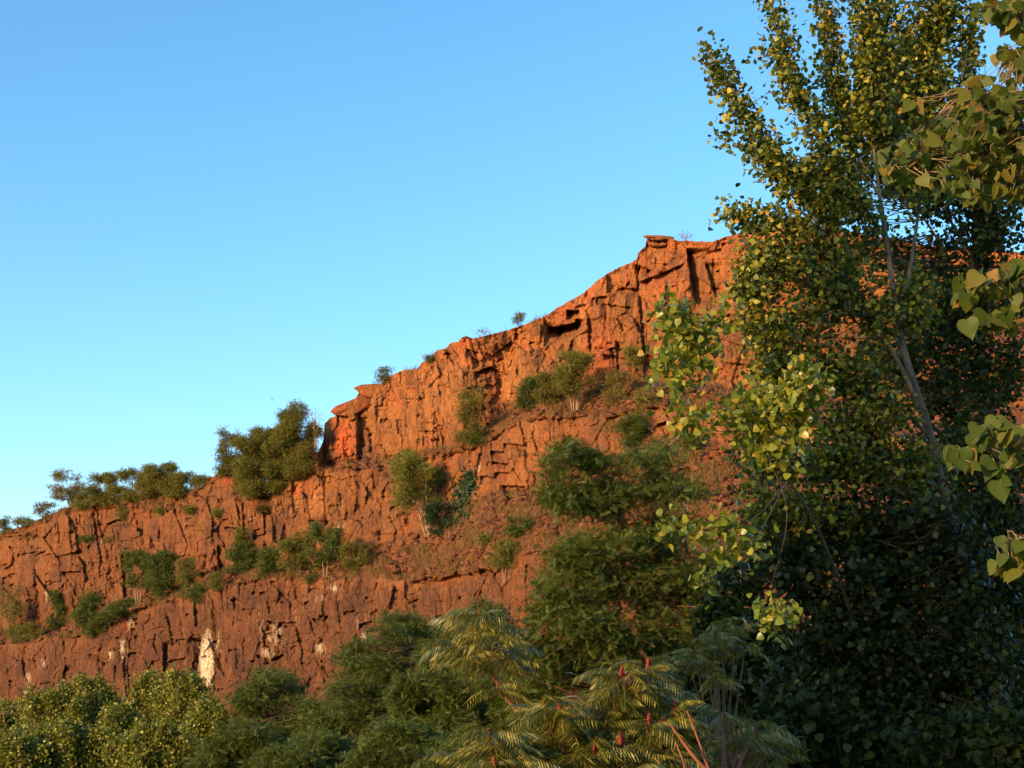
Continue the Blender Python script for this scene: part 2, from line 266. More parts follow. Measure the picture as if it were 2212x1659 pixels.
def cliff():
    xs = np.concatenate([np.arange(-500, -24, 9), np.arange(-24, 1660, 1.85), np.arange(1660, 2240, 4.2), np.arange(2240, 2701, 14)])
    nr = 580; v = np.linspace(0, 1, nr)[:, None]
    top = PL(xs, SKYLINE) + 1.6 * fbm(xs / 7, xs * 0 + .5, 3, 90)
    px = np.broadcast_to(xs, (nr, len(xs))); py = 1650 + (top - 1650) * v
    d0 = PL(xs, DBASE)
    Yb = np.broadcast_to(d0, px.shape); X0 = W(xs, xs * 0 + 1300, d0)[:, 0]
    s1 = np.concatenate([[0], np.cumsum(np.hypot(np.diff(X0), np.diff(d0)))]); S = np.broadcast_to(s1, px.shape)
    wob = 9 * fbm(S / 4, py / 30, 3, 5) + 5 * fbm(S / 1.2, py / 12, 2, 6)
    pyw = np.minimum(py + wob * sstep(0, 25, py - top), 1650)
    l1 = np.maximum(PL(xs, UBASE), top + 2); l2 = np.maximum(PL(xs, MTOP), l1 + 2)
    l3 = np.maximum(PL(xs, MBASE), l2 + 2); l4 = np.maximum(PL(xs, LTOP), l3 + 2)
    o4 = 2.6; o3 = PL(xs, [(0, 9), (500, 9), (900, 12), (1300, 14), (1700, 14)]); o2 = o3 + 3
    o1 = o2 + PL(xs, [(0, 0), (680, 0), (700, 4), (800, 4), (900, 1), (1000, 1), (1100, 6), (1400, 8), (2200, 8)]); o0 = o1 + PL(xs, [(0, 0), (680, 0), (700, 2), (1000, 3.5), (1400, 4)])
    off = np.empty(px.shape); tal = np.empty(px.shape)
    for k in range(len(xs)):
        kn = [top[k] - 30, l1[k], l2[k], l3[k], l4[k], 1650]
        off[:, k] = np.interp(pyw[:, k], kn, [o0[k], o1[k], o2[k], o3[k], o4, 0])
        m1 = min(1, (l2[k] - l1[k]) / 12.); m3 = min(1, (l4[k] - l3[k]) / 12.)
        tal[:, k] = np.interp(pyw[:, k], [kn[0], l1[k] - 6, l1[k] + 2, l2[k] - 2, l2[k] + 7, l3[k] - 8, l3[k], l4[k], l4[k] + 9, 1650], [0, 0, m1, m1, 0, 0, m3, m3, 0, 0])
    # loose, sloping ground along the left skyline and on the gully sides
    tal = np.maximum(tal, .8 * sstep(26, 6, py - top) * sstep(700, 640, px))
    tal = np.maximum(tal, .9 * sumblobs(px, py, [(350, 1090, 90, 26, 1), (60, 1160, 50, 18, .8), (1040, 1140, 90, 34, 1), (1320, 930, 70, 30, .8), (1530, 1000, 60, 40, 1), (730, 1225, 160, 18, 1), (1180, 1190, 60, 60, .7), (950, 1200, 110, 34, .9), (850, 1228, 100, 18, .9), (1100, 1150, 80, 60, .9)]))
    wall = 1 - tal
    Z = W(px, py, Yb + off)[..., 2]
    sw = S + 2.4 * fbm(S / 15, Z / 15, 2, 21) + .1 * Z; zw = Z + 2.0 * fbm(S / 14, Z / 14, 2, 31) + .22 * S
    big = fbm(S / 11, Z / 30, 3, 41)
    b1 = blocks(sw, zw, 3.6, 6.5, 50); b2 = blocks(sw + .25 * fbm(S, Z, 2, 61), zw, 1.35, 2.0, 60); b3 = blocks(sw + .2 * fbm(S * 2, Z * 2, 2, 62), zw, .5, .8, 70)
    f1, f2, hid, gx, gy = worley(S / 1.0, Z / .9, 80)
    fac = 0
    for wa, wb, am, sd_ in ((4.4, 6.0, 1.5, 180), (1.9, 2.6, 1.0, 190), (.85, 1.1, .5, 200), (.42, .5, .2, 210)):      # broken faces dipping every way
        _, _, hh, qx, qy = worley((S + .3 * Z + 1.2 * fbm(S / 16, Z / 16, 2, sd_)) / wa, (Z - .25 * S) / wb, sd_)
        fac = fac + am * (np.cos(hh * 61.3) * qx + np.sin(hh * 47.7) * qy + .20 * (hh * 2 - 1))
    bw = sstep(-.25, .25, fbm(S / 13, Z / 10, 3, 211) + np.where(pyw > l4, -.12, .08))
    lvl = np.where(pyw > l4, .42, np.where(pyw > l2, .55, .8)); rough = lvl * (.45 + .75 * vnoise(S / 9, Z / 9, 77)); sel = sstep(.55, .8, vnoise(S / 8, Z / 8, 78))
    dl = wall * (-2.2 * big + rough * bw * ((.25 + .8 * sel) * b1[0] + 1.7 * b1[1] + 1.1 * b1[2] + .24 * b2[0] + .6 * b2[1] + .5 * b2[2] + .10 * b3[0] + .15 * b3[1]) - .25 * fbm((S + .5 * Z) / 3.2, Z / 4.5, 3, 141) * lvl + (1 - .55 * bw) * fac * np.where(pyw > l4, .5, .72))
    crack = .55 * sstep(.16, .0, b1[4]) * (hash2(np.floor(S / 3).astype(int), np.floor(Z / 5).astype(int), 3) > .45) + .3 * sstep(.16, 0, b1[3]) + .28 * sstep(.09, 0, np.minimum(b2[3], b2[4]))
    dl += wall * crack * bw * .7 * lvl * sstep(.45, .8, vnoise(S / 2.5, Z / 2.5, 88))
    dl += tal * (-.55 * sstep(.75, .1, f1) * (.3 + hid) - 1.2 * fbm(S / 3, Z / 3, 5, 99) + .5 * fac * .4) + .05 * fbm(S * 1.6, Z * 1.6, 3, 12)
    # undercut notches: sharp lip above, easing out below
    r = np.random.default_rng(5)
    def notch(cx, cy, hw, hh, d, tilt=0.):
        i0, i1 = np.searchsorted(xs, [cx - hw, cx + hw]); qx = px[:, i0:i1]; qy = py[:, i0:i1]
        if i1 <= i0: return
        yy = qy - (cy + tilt * (qx - cx)) + 2.5 * fbm(qx / 9, qy / 40, 2, int(cx)); m = sstep(hw, hw * .6, np.abs(qx - cx)) * sstep(-1.0, 1.0, yy) * sstep(hh * 2.4, hh * .2, yy)
        dl[:, i0:i1] += d * m
    for cx, cy, hw, hh, d, tl in [(1200, 706, 20, 13, 3, -.05), (1228, 700, 28, 14, 3.6, -.25), (1238, 670, 16, 12, 2.6, .1), (1252, 690, 10, 14, 2.4, .2), (1045, 798, 22, 9, 1.5, -.35), (1075, 800, 16, 10, 1.3, .5), (1020, 757, 16, 12, 1.0, .5), (1028, 775, 10, 9, 1.1, .7),
        (1430, 590, 54, 10, 1.3, -.42), (1390, 578, 20, 12, 1.2, .35), (1360, 622, 22, 9, .9, .1), (1300, 640, 14, 10, .8, -.1), (1330, 660, 40, 6, .7, .1), (1270, 560, 8, 10, .6, 0), (1330, 770, 30, 9, .9, .25), (1180, 1080, 26, 10, 1.4, .1), (1110, 1050, 30, 12, 1.4, .05), (1075, 975, 18, 8, 1.2, 0), (1080, 1000, 22, 7, 1.2, .05), (1085, 1020, 18, 8, 1.2, 0), (1055, 1030, 20, 9, 1.1, .1),
        (1110, 960, 26, 8, 1.1, .05), (1055, 1232, 22, 9, 1.6, .25), (870, 1235, 20, 5, .9, -.1), (790, 1345, 16, 7, 1.2, -.3), (700, 1330, 12, 5, 1.1, .15), (690, 1338, 16, 5, .9, .2), (755, 1320, 14, 5, .9, -.3), (620, 1345, 22, 6, 1.0, -.1), (600, 1418, 16, 5, 1., -.3), (570, 1420, 18, 5, .9, .5), (590, 1060, 30, 6, .8, -.3), (690, 1125, 26, 6, .9, .1), (760, 1010, 40, 7, .9, .1), (900, 1020, 30, 5, .8, .1),
        (560, 1155, 14, 7, 1., -.3), (500, 1140, 16, 6, 1.0, .1), (155, 1235, 24, 6, 1.3, -.05), (150, 1195, 30, 5, .8, -.2), (215, 1290, 20, 6, .9, 0), (250, 1125, 22, 7, 1.2, -.3), (60, 1195, 26, 6, .8, -.15), (380, 1425, 26, 6, 1.0, -.25), (390, 1380, 12, 6, .9, 0), (210, 1418, 22, 6, .9, .3), (290, 1410, 14, 5, .9, .1), (480, 1250, 16, 5, .8, .1), (930, 930, 14, 5, .9, .05), (855, 985, 24, 5, .8, 0), (830, 905, 10, 7, .9, 0)]:
        notch(cx, cy, hw, hh, d, tl)
    for k in range(300):
        cx = r.uniform(0, 1600); t_ = np.interp(cx, xs, top); cy = r.uniform(t_ + 12, 1500)
        notch(cx, cy, r.uniform(3, 14), r.uniform(2, 5), r.uniform(.25, .9), r.uniform(-.4, .4))
    # tall clefts and the buttress below the summit slab
    def cleft(pts, wpx, d, side=1, wide=60):
        a = np.array(pts, float); xc = np.interp(py, a[:, 1], a[:, 0]) + 1.5 * fbm(py / 12, py * 0, 2, 7); q = (px - xc) * side
        m = sstep(a[0, 1] - 6, a[0, 1] + 6, py) * sstep(a[-1, 1] + 8, a[-1, 1] - 8, py)
        dl[:] += d * m * sstep(-wpx * .3, wpx * .3, q) * np.exp(-np.maximum(q, 0) / wide)
    cleft([(1484, 540), (1492, 600), (1500, 655)], 5, 3.0, 1, 34)
    cleft([(1376, 600), (1384, 690), (1392, 800)], 5, 1.4, 1, 10); cleft([(1384, 575), (1378, 640)], 5, 1.2, -1, 14)
    cleft([(1524, 570), (1545, 640)], 6, 1.6, 1, 26); cleft([(1268, 690), (1274, 760)], 5, 1.4, 1, 16); cleft([(1330, 740), (1335, 850)], 4, 1.2, 1, 12)
    cleft([(955, 745), (980, 790)], 5, 1.1, 1, 14); cleft([(1180, 700), (1176, 745)], 5, 1.0, 1, 30)
    cleft([(262, 1200), (268, 1290)], 4, 1.6, 1, 16); cleft([(310, 1130), (316, 1210)], 4, 1.2, -1, 16); cleft([(448, 1200), (440, 1270)], 5, 2.0, -1, 14); cleft([(470, 1180), (474, 1240)], 4, 1.4, 1, 14)
    cleft([(436, 1380), (425, 1490)], 4, 2.2, -1, 22); cleft([(300, 1320), (292, 1470)], 5, 1.6, -1, 30); cleft([(140, 1440), (132, 1500)], 4, 1.6, 1, 16); cleft([(355, 1390), (350, 1480)], 4, 1.2, 1, 20)
    # red prow standing out below its cap
    pr = sstep(697, 702, px) * sstep(776, 768, px + .0 * py) * sstep(1006, 990, py)
    dl += -1.0 * pr + pr * 1.9 * np.clip((728 - px) / 28, 0, 1.2) + .5 * sstep(772, 776, px) * sstep(830, 776, px) * sstep(1006, 990, py) * sstep(850, 870, py)
    dl *= sstep(-8, 12, py - top) * .5 + .5
    Y = Yb + off + dl
    P = W(px, py, Y)
    # plateau going back from the edge
    back = []
    for dY, dz in ((.6, -.02), (2, -.1), (6, -.5), (16, -1.5), (50, -4), (160, -14), (400, -60)):
        q = P[-1].copy(); q[:, 1] += dY; q[:, 0] *= 1 + .0 * dY; q[:, 2] = np.maximum(q[:, 2] + dz, -2); back.append(q)
    G = np.concatenate([P, np.stack(back)], 0); n, mC = G.shape[:2]
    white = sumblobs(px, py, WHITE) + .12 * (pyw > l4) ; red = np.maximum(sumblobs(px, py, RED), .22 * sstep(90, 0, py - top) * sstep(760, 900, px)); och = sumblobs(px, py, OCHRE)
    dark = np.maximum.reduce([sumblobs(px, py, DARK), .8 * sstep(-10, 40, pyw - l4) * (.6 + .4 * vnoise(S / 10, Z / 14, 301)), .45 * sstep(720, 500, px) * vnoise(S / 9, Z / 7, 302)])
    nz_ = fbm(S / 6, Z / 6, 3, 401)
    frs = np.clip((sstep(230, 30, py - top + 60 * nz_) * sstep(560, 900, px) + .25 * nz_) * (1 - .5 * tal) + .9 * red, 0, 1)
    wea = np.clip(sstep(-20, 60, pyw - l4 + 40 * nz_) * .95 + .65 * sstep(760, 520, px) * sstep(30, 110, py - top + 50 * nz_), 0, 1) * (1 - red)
    cell = .5 * hash2(*[np.floor(b1[0] * 9999).astype(int)] * 2, 7) + .5 * hash2(*[np.floor(b2[0] * 9999).astype(int)] * 2, 8)
    cell = wall * (bw * cell + (1 - bw) * (.5 + .42 * np.tanh(1.3 * fac))) + tal * .5
    def pad(a, last=None): return np.concatenate([a, np.repeat(a[-1:] if last is None else np.full((1, mC), last), len(back), 0)], 0)
    one = np.ones((n, mC))
    Cc = np.stack([pad(frs), pad(wea), 0 * one, one], -1); A = np.stack([pad(white), pad(tal, 1.), pad(dark), one], -1); B = np.stack([pad(red), pad(och), pad(cell), one], -1)
    i = np.arange(n * mC).reshape(n, mC)
    q = np.stack([i[:-1, :-1], i[:-1, 1:], i[1:, 1:], i[1:, :-1]], -1).reshape(-1, 4)
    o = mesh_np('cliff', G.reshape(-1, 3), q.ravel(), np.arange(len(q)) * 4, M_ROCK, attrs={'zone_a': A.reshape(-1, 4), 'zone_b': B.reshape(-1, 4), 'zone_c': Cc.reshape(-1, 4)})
    tag(o, kind='structure')
    CL.update(xs=xs, py=py, Y=Y, tal=tal, top=top)
cliff()
def cliffY(x, y):
    k = int(np.argmin(np.abs(CL['xs'] - x))); return float(np.interp(-y, -CL['py'][:, k], CL['Y'][:, k]))

# ------------------------------------------------------------------ plants: leaf templates
def leaf_tmpl(w=.42, fold=.08, notch=.10):
    V = np.array([(0, 0, 0), (notch, w, fold * .7), (.5, w * .95, fold), (1, 0, -.05), (.5, -w * .95, fold), (notch, -w, fold * .7)], float)
    return V, [(0, 3, 2, 1), (0, 5, 4, 3)]
def narrow_tmpl(w=.24):
    return np.array([(0, 0, 0), (.45, w, .05), (1, 0, -.04), (.45, -w, .05)], float), [(0, 1, 2, 3)]
def frond_tmpl(n, ll, lw, up, bend, droop, fwd, six=False, rach=.008):
    """pinnate leaf of unit length along x: paired leaflets on an arching midrib"""
    V = []; F = []
    def at(t): return np.array([t * (1 - .12 * abs(bend)), 0, up * t - bend * t * t])
    for k in range(n):
        t = .16 + .8 * k / (n - 1); b = at(t); sc = ll * (.65 + .5 * math.sin(math.pi * (k + 1) / (n + 1)))
        for sg in (-1, 1):
            d = np.array([fwd, sg * 1.0, -droop]); d /= np.linalg.norm(d)
            nn = np.cross(d, [1., 0, 0]) * sg; nn = nn / np.linalg.norm(nn); sd = np.cross(nn, d)
            i = len(V)
            V += [b, b + d * sc * .45 + sd * lw * .5 + nn * lw * .08, b + d * sc - np.array([0, 0, sc * .12]), b + d * sc * .45 - sd * lw * .5 + nn * lw * .08]
            F.append((i, i + 1, i + 2, i + 3))
    b = at(.96); i = len(V); V += [b, b + np.array([ll * .5, lw * .5, 0]), b + np.array([ll, 0, -ll * .2]), b + np.array([ll * .5, -lw * .5, 0])]; F.append((i, i + 1, i + 2, i + 3))
    if rach:
        ts = [0, .3, .6, 1]; i = len(V)
        for t in ts: V += [at(t) + np.array([0, rach, 0]), at(t) - np.array([0, rach, 0])]
        for k in range(3): F.append((i + 2 * k, i + 2 * k + 1, i + 2 * k + 3, i + 2 * k + 2))
    return np.array(V), F
def big_leaf_tmpl():
    out = [(0, .0), (-.06, .16), (-.03, .34), (.10, .45), (.28, .46), (.5, .36), (.72, .2), (.88, .07), (1.0, 0)]
    V = []; F = []
    for (x, y) in out: V.append((x, y, .16 * y * y * 2 - .10 * x * x + .03 * math.sin(9 * x)))
    for (x, y) in out[1:-1]: V.append((x, -y, .10 * y * y * 2 - .10 * x * x + .03 * math.cos(8 * x)))
    mid = len(V)
    for x in (.2, .5, .75): V.append((x, 0, -.10 * x * x - .012))
    a = list(range(9)); b = [0] + list(range(9, 16)) + [8]; m = [0, mid, mid, mid, mid + 1, mid + 1, mid + 2, mid + 2, 8]
    for s_, rev in ((a, 0), (b, 1)):
        for k in range(8):
            f = []
            for q in (m[k], s_[k], s_[k + 1], m[k + 1]):
                if q not in f: f.append(q)
            if len(f) >= 3: F.append(tuple(f[::-1] if not rev else f))
    return np.array(V), F
T_POP = leaf_tmpl(.50, .09, .08); T_SIMPLE = narrow_tmpl(.3); T_BIG = big_leaf_tmpl()
T_LOC = frond_tmpl(7, .20, .085, .12, .30, .2, .2)
T_SUM = frond_tmpl(12, .34, .046, .45, .85, 1.15, .3)
T_TUFT = frond_tmpl(4, .34, .15, .2, .35, .2, .4, rach=.02)

def unit(a): return a / np.maximum(np.linalg.norm(a, axis=-1, keepdims=True), 1e-9)
def leaf_cloud(name, P, D, Nn, S, tm, mat, parent, loc):
    T, F = tm; D = unit(D); Nn = unit(Nn - (Nn * D).sum(-1, keepdims=True) * D); B = np.cross(Nn, D)
    V = P[:, None, :] + S[:, None, None] * (T[None, :, 0:1] * D[:, None] + T[None, :, 1:2] * B[:, None] + T[None, :, 2:3] * Nn[:, None])
    n, k = len(P), len(T); fl = np.array([i for f in F for i in f]); sz = np.array([len(f) for f in F])
    loops = (np.arange(n)[:, None] * k + fl[None]).ravel(); st = np.concatenate([[0], np.cumsum(np.tile(sz, n))])[:-1]
    return mesh_np(name, V.reshape(-1, 3), loops, st, mat, parent, loc)
def tubes(name, lines, mat, parent, loc, sides=6, fine=None, fmat=None):
    """lines: (points, radii); one mesh of tapered tubes"""
    VV = []; LL = []; ST = []; MI = []; nv = 0; nl = 0
    groups = {}
    for pts, rad in lines: groups.setdefault((len(pts), sides, 0), []).append((pts, rad))
    for pts, rad in (fine or []): groups.setdefault((len(pts), 4, 1), []).append((pts, rad))
    for (m, sd_, mi), L in groups.items():                                       # all tubes of one length at once
        p = np.array([np.asarray(l[0], float) for l in L]); rad = np.array([np.asarray(l[1], float) for l in L]); n = len(p)
        t = unit(np.gradient(p, axis=1)); ref = np.array([.31, .9, .27]); u = unit(np.cross(t, ref)); w_ = np.cross(t, u)
        an = np.arange(sd_) / sd_ * 2 * math.pi
        ring = p[:, :, None] + rad[:, :, None, None] * (np.cos(an)[None, None, :, None] * u[:, :, None] + np.sin(an)[None, None, :, None] * w_[:, :, None])
        VV.append(ring.reshape(-1, 3)); i = nv + np.arange(n * m * sd_).reshape(n, m, sd_); j = np.roll(i, -1, 2)
        q = np.stack([i[:, :-1], j[:, :-1], j[:, 1:], i[:, 1:]], -1).reshape(-1, 4)
        LL.append(q.ravel()); ST.append(nl + np.arange(len(q)) * 4); MI.append(np.full(len(q), mi, np.int32)); nl += len(q) * 4; nv += n * m * sd_
    o = mesh_np(name, np.concatenate(VV), np.concatenate(LL), np.concatenate(ST), mat, parent, loc, smooth=True)
    if fine and fmat and fmat is not mat: o.data.materials.append(fmat); o.data.polygons.foreach_set('material_index', np.concatenate(MI))
    return o
def spline(ctrl, n=14, wob=0.):
    """Catmull-Rom through (x, y, z, r) rows"""
    c = np.asarray(ctrl, float); c = np.vstack([2 * c[0] - c[1], c, 2 * c[-1] - c[-2]]); out = []
    for k in range(1, len(c) - 2):
        for t in np.linspace(0, 1, n, endpoint=False):
            out.append(.5 * (2 * c[k] + (c[k + 1] - c[k - 1]) * t + (2 * c[k - 1] - 5 * c[k] + 4 * c[k + 1] - c[k + 2]) * t * t + (3 * c[k] - c[k - 1] - 3 * c[k + 1] + c[k + 2]) * t ** 3))
    out.append(c[-2]); o = np.array(out)
    if wob: o[:, :3] += wob * (RNG.random((len(o), 3)) - .5)
    return o[:, :3], np.maximum(o[:, 3], .0015)
def thin(L, f): return [[(a, b, c, r * f) for a, b, c, r in l] for l in L]
def px_line(rows, n=8, wob=0.):
    """rows of (px, py, Y, radius in metres)"""
    return spline([(*W(a, b, c), r) for a, b, c, r in rows], n, wob)

def plant(name, label, cat, group, base, limbs, lobes, leaf, bark, twig_frac=.6, trunk_name='trunk', leaf_name='crown', twig_mat=None):
    """one plant: limbs (tapered tubes), twigs out to tips spread through the crown's volume, leaves clustered on the twigs.
    lobes: (px, py, rx, ry, Y, dY, tips); leaf: dict(t, size, per, spread, mat, hang, up)"""
    b = W(*base); root = thing(name, label, cat, b, group)
    lines = [px_line(l, 7) for l in limbs]
    nodes = np.concatenate([l[0] for l in lines]); nrad = np.concatenate([l[1] for l in lines])
    tips = []; axis = []
    for (cx, cy, rx, ry, Y, dY, n) in lobes:
        u = unit(RNG.normal(size=(n, 3))) * (RNG.random((n, 1)) ** .42)
        P = W(cx + rx * u[:, 0], cy + ry * u[:, 1], Y + dY * u[:, 2]); tips.append(P)
    tips = np.concatenate(tips)
    keep = fbm(tips[:, 0] / leaf.get('gap', 1.2) + tips[:, 2] * .3, tips[:, 2] / leaf.get('gap', 1.2) + tips[:, 1] * .37, 2, 3) > leaf.get('thr', -.45)
    tips = tips[keep]; nt = len(tips)
    near = np.empty((nt, 3)); nr_ = np.empty(nt)
    for k in range(0, nt, 500):
        dv = tips[k:k + 500, None] - nodes[None]; j = np.argmin(np.linalg.norm(dv, axis=2) + 1.2 * np.maximum(-dv[..., 2], 0), 1); near[k:k + 500] = nodes[j]; nr_[k:k + 500] = nrad[j]
    tw = []
    for k in range(nt):
        if RNG.random() < twig_frac:
            a, c = near[k], tips[k]; L = np.linalg.norm(c - a); mid = (a + c) / 2 + RNG.normal(size=3) * L * .09 + np.array([0, 0, -.06 * L])
            r0 = min(nr_[k] * .55, leaf.get('twr', .004) + L * .006)
            tw.append(([a, mid, c], [r0, r0 * .7, r0 * .35]))
    per = leaf['per']; n = nt * per
    back = unit(near - tips); ln = np.minimum(np.linalg.norm(near - tips, axis=1), leaf['spread'] * 2.5)
    P = np.repeat(tips, per, 0) + np.repeat(back * ln[:, None], per, 0) * RNG.random((n, 1)) * .8 + RNG.normal(size=(n, 3)) * leaf['spread'] * np.array([.5, .5, leaf.get('flat', .45)])
    D = RNG.normal(size=(n, 3)) * np.array([1, 1, .6]) - np.repeat(back, per, 0) * .6 + np.array([0, 0, -leaf.get('hang', .5)])
    Nn = RNG.normal(size=(n, 3)) + np.array([0, 0, leaf.get('up', .6)])
    S = leaf['size'] * (.65 + .6 * RNG.random(n))
    leaf_cloud(leaf_name, P, D, Nn, S, leaf['t'], leaf['mat'], root, b)
    tubes(trunk_name, lines, bark, root, b, 7, tw, twig_mat or bark)
    return root

# ------------------------------------------------------------------ shrubs and small trees on the cliff
K = {'green': M_SHRUB, 'yellow': M_YSHRUB, 'red': M_RSHRUB, 'ivy': M_IVY, 'loc': M_LEDGE, 'sap': M_SAP}
def cliff_plant(x, y, h, w_, kind, label, stems=3, dens=1., name='shrub', cat='shrub', lean=0., low=0., bare=False, group='shrubs growing on the cliff', off=.25):
    """base at photo (x, y), h and w_ in photo pixels; stands on the rock there"""
    Y = cliffY(x, y) - off; m = mpp(Y); hm = h * m
    limbs = []
    for k in range(stems):
        a = (k - (stems - 1) / 2) / max(1, stems) * w_ * .8 + random.uniform(-.1, .1) * w_; r = .009 * hm + .012
        limbs.append([(x + a * .12, y + 2, Y, r), (x + lean * h * .4 + a * .35, y - h * .42, Y + random.uniform(-.3, .3), r * .7), (x + lean * h + a, y - h * random.uniform(.75, .95), Y + random.uniform(-.5, .5), r * .25)])
    if bare:
        for k in range(12):
            a = random.uniform(-.5, .5) * w_; c = random.uniform(.2, .6)
            limbs.append([(x + lean * h * c + a * .2, y - h * c, Y, .02), (x + lean * h * c + a * .6, y - h * (c + .2), Y, .014), (x + lean * h + a, y - h * random.uniform(.7, 1.0), Y + random.uniform(-.3, .3), .006)])
    lobes = []; nl = 22
    for k in range(nl):
        fx = random.uniform(-.42, .42); fy = random.uniform(low, .88) if h > 30 else random.uniform(.3, .75)
        ww = 1 - max(0, fy - .45) * 1.1
        lobes.append((x + lean * h * fy + fx * w_ * ww, y - h * fy, w_ * random.uniform(.10, .2), h * random.uniform(.09, .15), Y + random.uniform(-.25, .25) * w_ * m, w_ * m * .28, max(3, int(dens * w_ * h * .0032))))
    sz = .25 if not bare else .2
    leaf = dict(t=T_TUFT, size=sz * (Y / 150) ** .5, per=10 if not bare else 1, spread=.58, mat=K[kind], hang=.25, up=.9, flat=.3, gap=1.6, thr=-.5, twr=.006)
    return plant(name, label, cat, group, (x, y, Y), limbs, lobes, leaf, M_TWIG if bare or low > .3 else M_STEM, .5 if not bare else .2, 'stems', 'foliage')
TREE = dict(name='small_tree', cat='tree')
G1 = 'shrubs and small trees along the cliff edge'
for a in [
    (8, 1152, 48, 34, 'green', "small green shrub on the cliff edge cut off by the left side of the picture", 2, 1.),
    (50, 1138, 26, 60, 'green', "low spreading bush on the cliff edge, first from the left edge of the picture", 3, 1.),
    (98, 1118, 40, 60, 'yellow', "yellow-green bush on the edge just below the leaning yellow tree", 3, .8),
    (225, 1084, 76, 92, 'green', "olive shrub directly above the squared orange blocks on the skyline", 5, 2.0),
    (284, 1076, 66, 86, 'green', "olive shrub between the orange skyline blocks and the round dark tree", 5, 2.0),
    (402, 1068, 50, 84, 'green', "low olive bush right of the round dark skyline tree", 5, 1.9),
    (436, 1052, 30, 40, 'green', "smallest bush on the skyline, just left of the pointed red outcrop", 2, 1.),
    (832, 826, 34, 44, 'green', "small bush on the edge right of the overhanging red prow", 2, 1.1),
    (185, 1096, 34, 56, 'green', "low scrub at the foot of the leaning yellow tree", 4, 1.4), (256, 1082, 34, 62, 'green', "low scrub at the foot of the first two olive skyline shrubs", 4, 1.5),
    (312, 1072, 34, 60, 'yellow', "low yellowish scrub at the left foot of the round dark skyline tree", 4, 1.4), (372, 1068, 34, 62, 'green', "low scrub at the right foot of the round dark skyline tree", 4, 1.5),
    (604, 1046, 130, 84, 'green', "tall olive bush closing the gap between the largest skyline tree and the one behind it", 5, 2.2),
    (530, 1058, 52, 60, 'green', "bush between the airy pale tree and the largest olive tree", 4, 1.5), (612, 1052, 60, 74, 'green', "bush at the right foot of the largest olive skyline tree", 4, 1.7),
    (928, 782, 16, 18, 'green', "tiny green tuft on the stepped edge above the mid cliff", 2, 1.)]:
    cliff_plant(*a, group=G1)
cliff_plant(152, 1092, 84, 104, 'yellow', "sparse yellow-tinged tree leaning left at the left end of the skyline", 4, .75, lean=-.12, group=G1, **TREE)
cliff_plant(338, 1068, 78, 118, 'green', "round dense dark tree in the middle of the left skyline", 5, 2.6, group=G1, **TREE)
cliff_plant(492, 1020, 108, 78, 'green', "airy pale green tree beside the pointed red outcrop on the skyline", 4, 1.0, group=G1, **TREE)
cliff_plant(578, 1066, 162, 176, 'green', "largest dense olive tree on the skyline left of the red prow", 7, 3.0, group=G1, **TREE)
cliff_plant(640, 1020, 158, 118, 'green', "tall dark green tree on the skyline behind the bare pale one", 5, 2.4, lean=.02, group=G1, **TREE)
cliff_plant(682, 965, 94, 52, 'yellow', "bare pale twigs of a small leafless tree next to the red prow", 3, .25, bare=True, group=G1, name='bare_tree', cat='tree')
cliff_plant(658, 1032, 66, 70, 'red', "reddish brown shrub at the foot of the red prow", 4, .9, group=G1)
cliff_plant(1120, 706, 34, 34, 'green', "lone little sapling standing against the sky on the bare cliff edge", 3, .8, low=.3, group=G1, name='sapling', cat='sapling')
cliff_plant(1478, 522, 24, 44, 'red', "thin leafless twigs on the cliff top right of the summit slab", 3, .15, bare=True, group=G1, name='bare_shrub')
cliff_plant(1045, 724, 14, 30, 'red', "small leafless tuft of twigs on the edge left of the lone sapling", 2, .2, bare=True, group=G1, name='bare_shrub')
for a in [
    (298, 1306, 124, 92, 'loc', "green tree with pale stems on the left ledge in front of a dark cleft", 3, 1.0),
    (352, 1300, 116, 86, 'loc', "darker green tree right beside the pale stemmed one on the left ledge", 3, 1.1),
    (645, 1240, 104, 108, 'green', "low wide tree with a forked stem on the middle ledge", 3, .8),
    (704, 1246, 124, 104, 'loc', "flat topped tree with one pale forked trunk on the middle ledge", 2, .8),
    (925, 1158, 192, 118, 'sap', "tree with long bare stems leaning left in the gully, leafy only at the top", 4, .75),
    (1020, 962, 140, 86, 'green', "thin see-through tree with two pale stems against the smooth ochre wall", 2, .55),
    (1242, 888, 138, 112, 'green', "multi stemmed tree fanning out on the talus under the cave", 6, .85),
    (1090, 1256, 96, 84, 'green', "slender dark stemmed tree at the right end of the middle ledge", 2, .55)]:
    cliff_plant(*a[:8], lean=-.22 if a[0] == 925 else 0, low=.32 if a[0] in (704, 925, 1090, 1242, 298) else .1, group='small trees on the cliff ledges', **TREE)
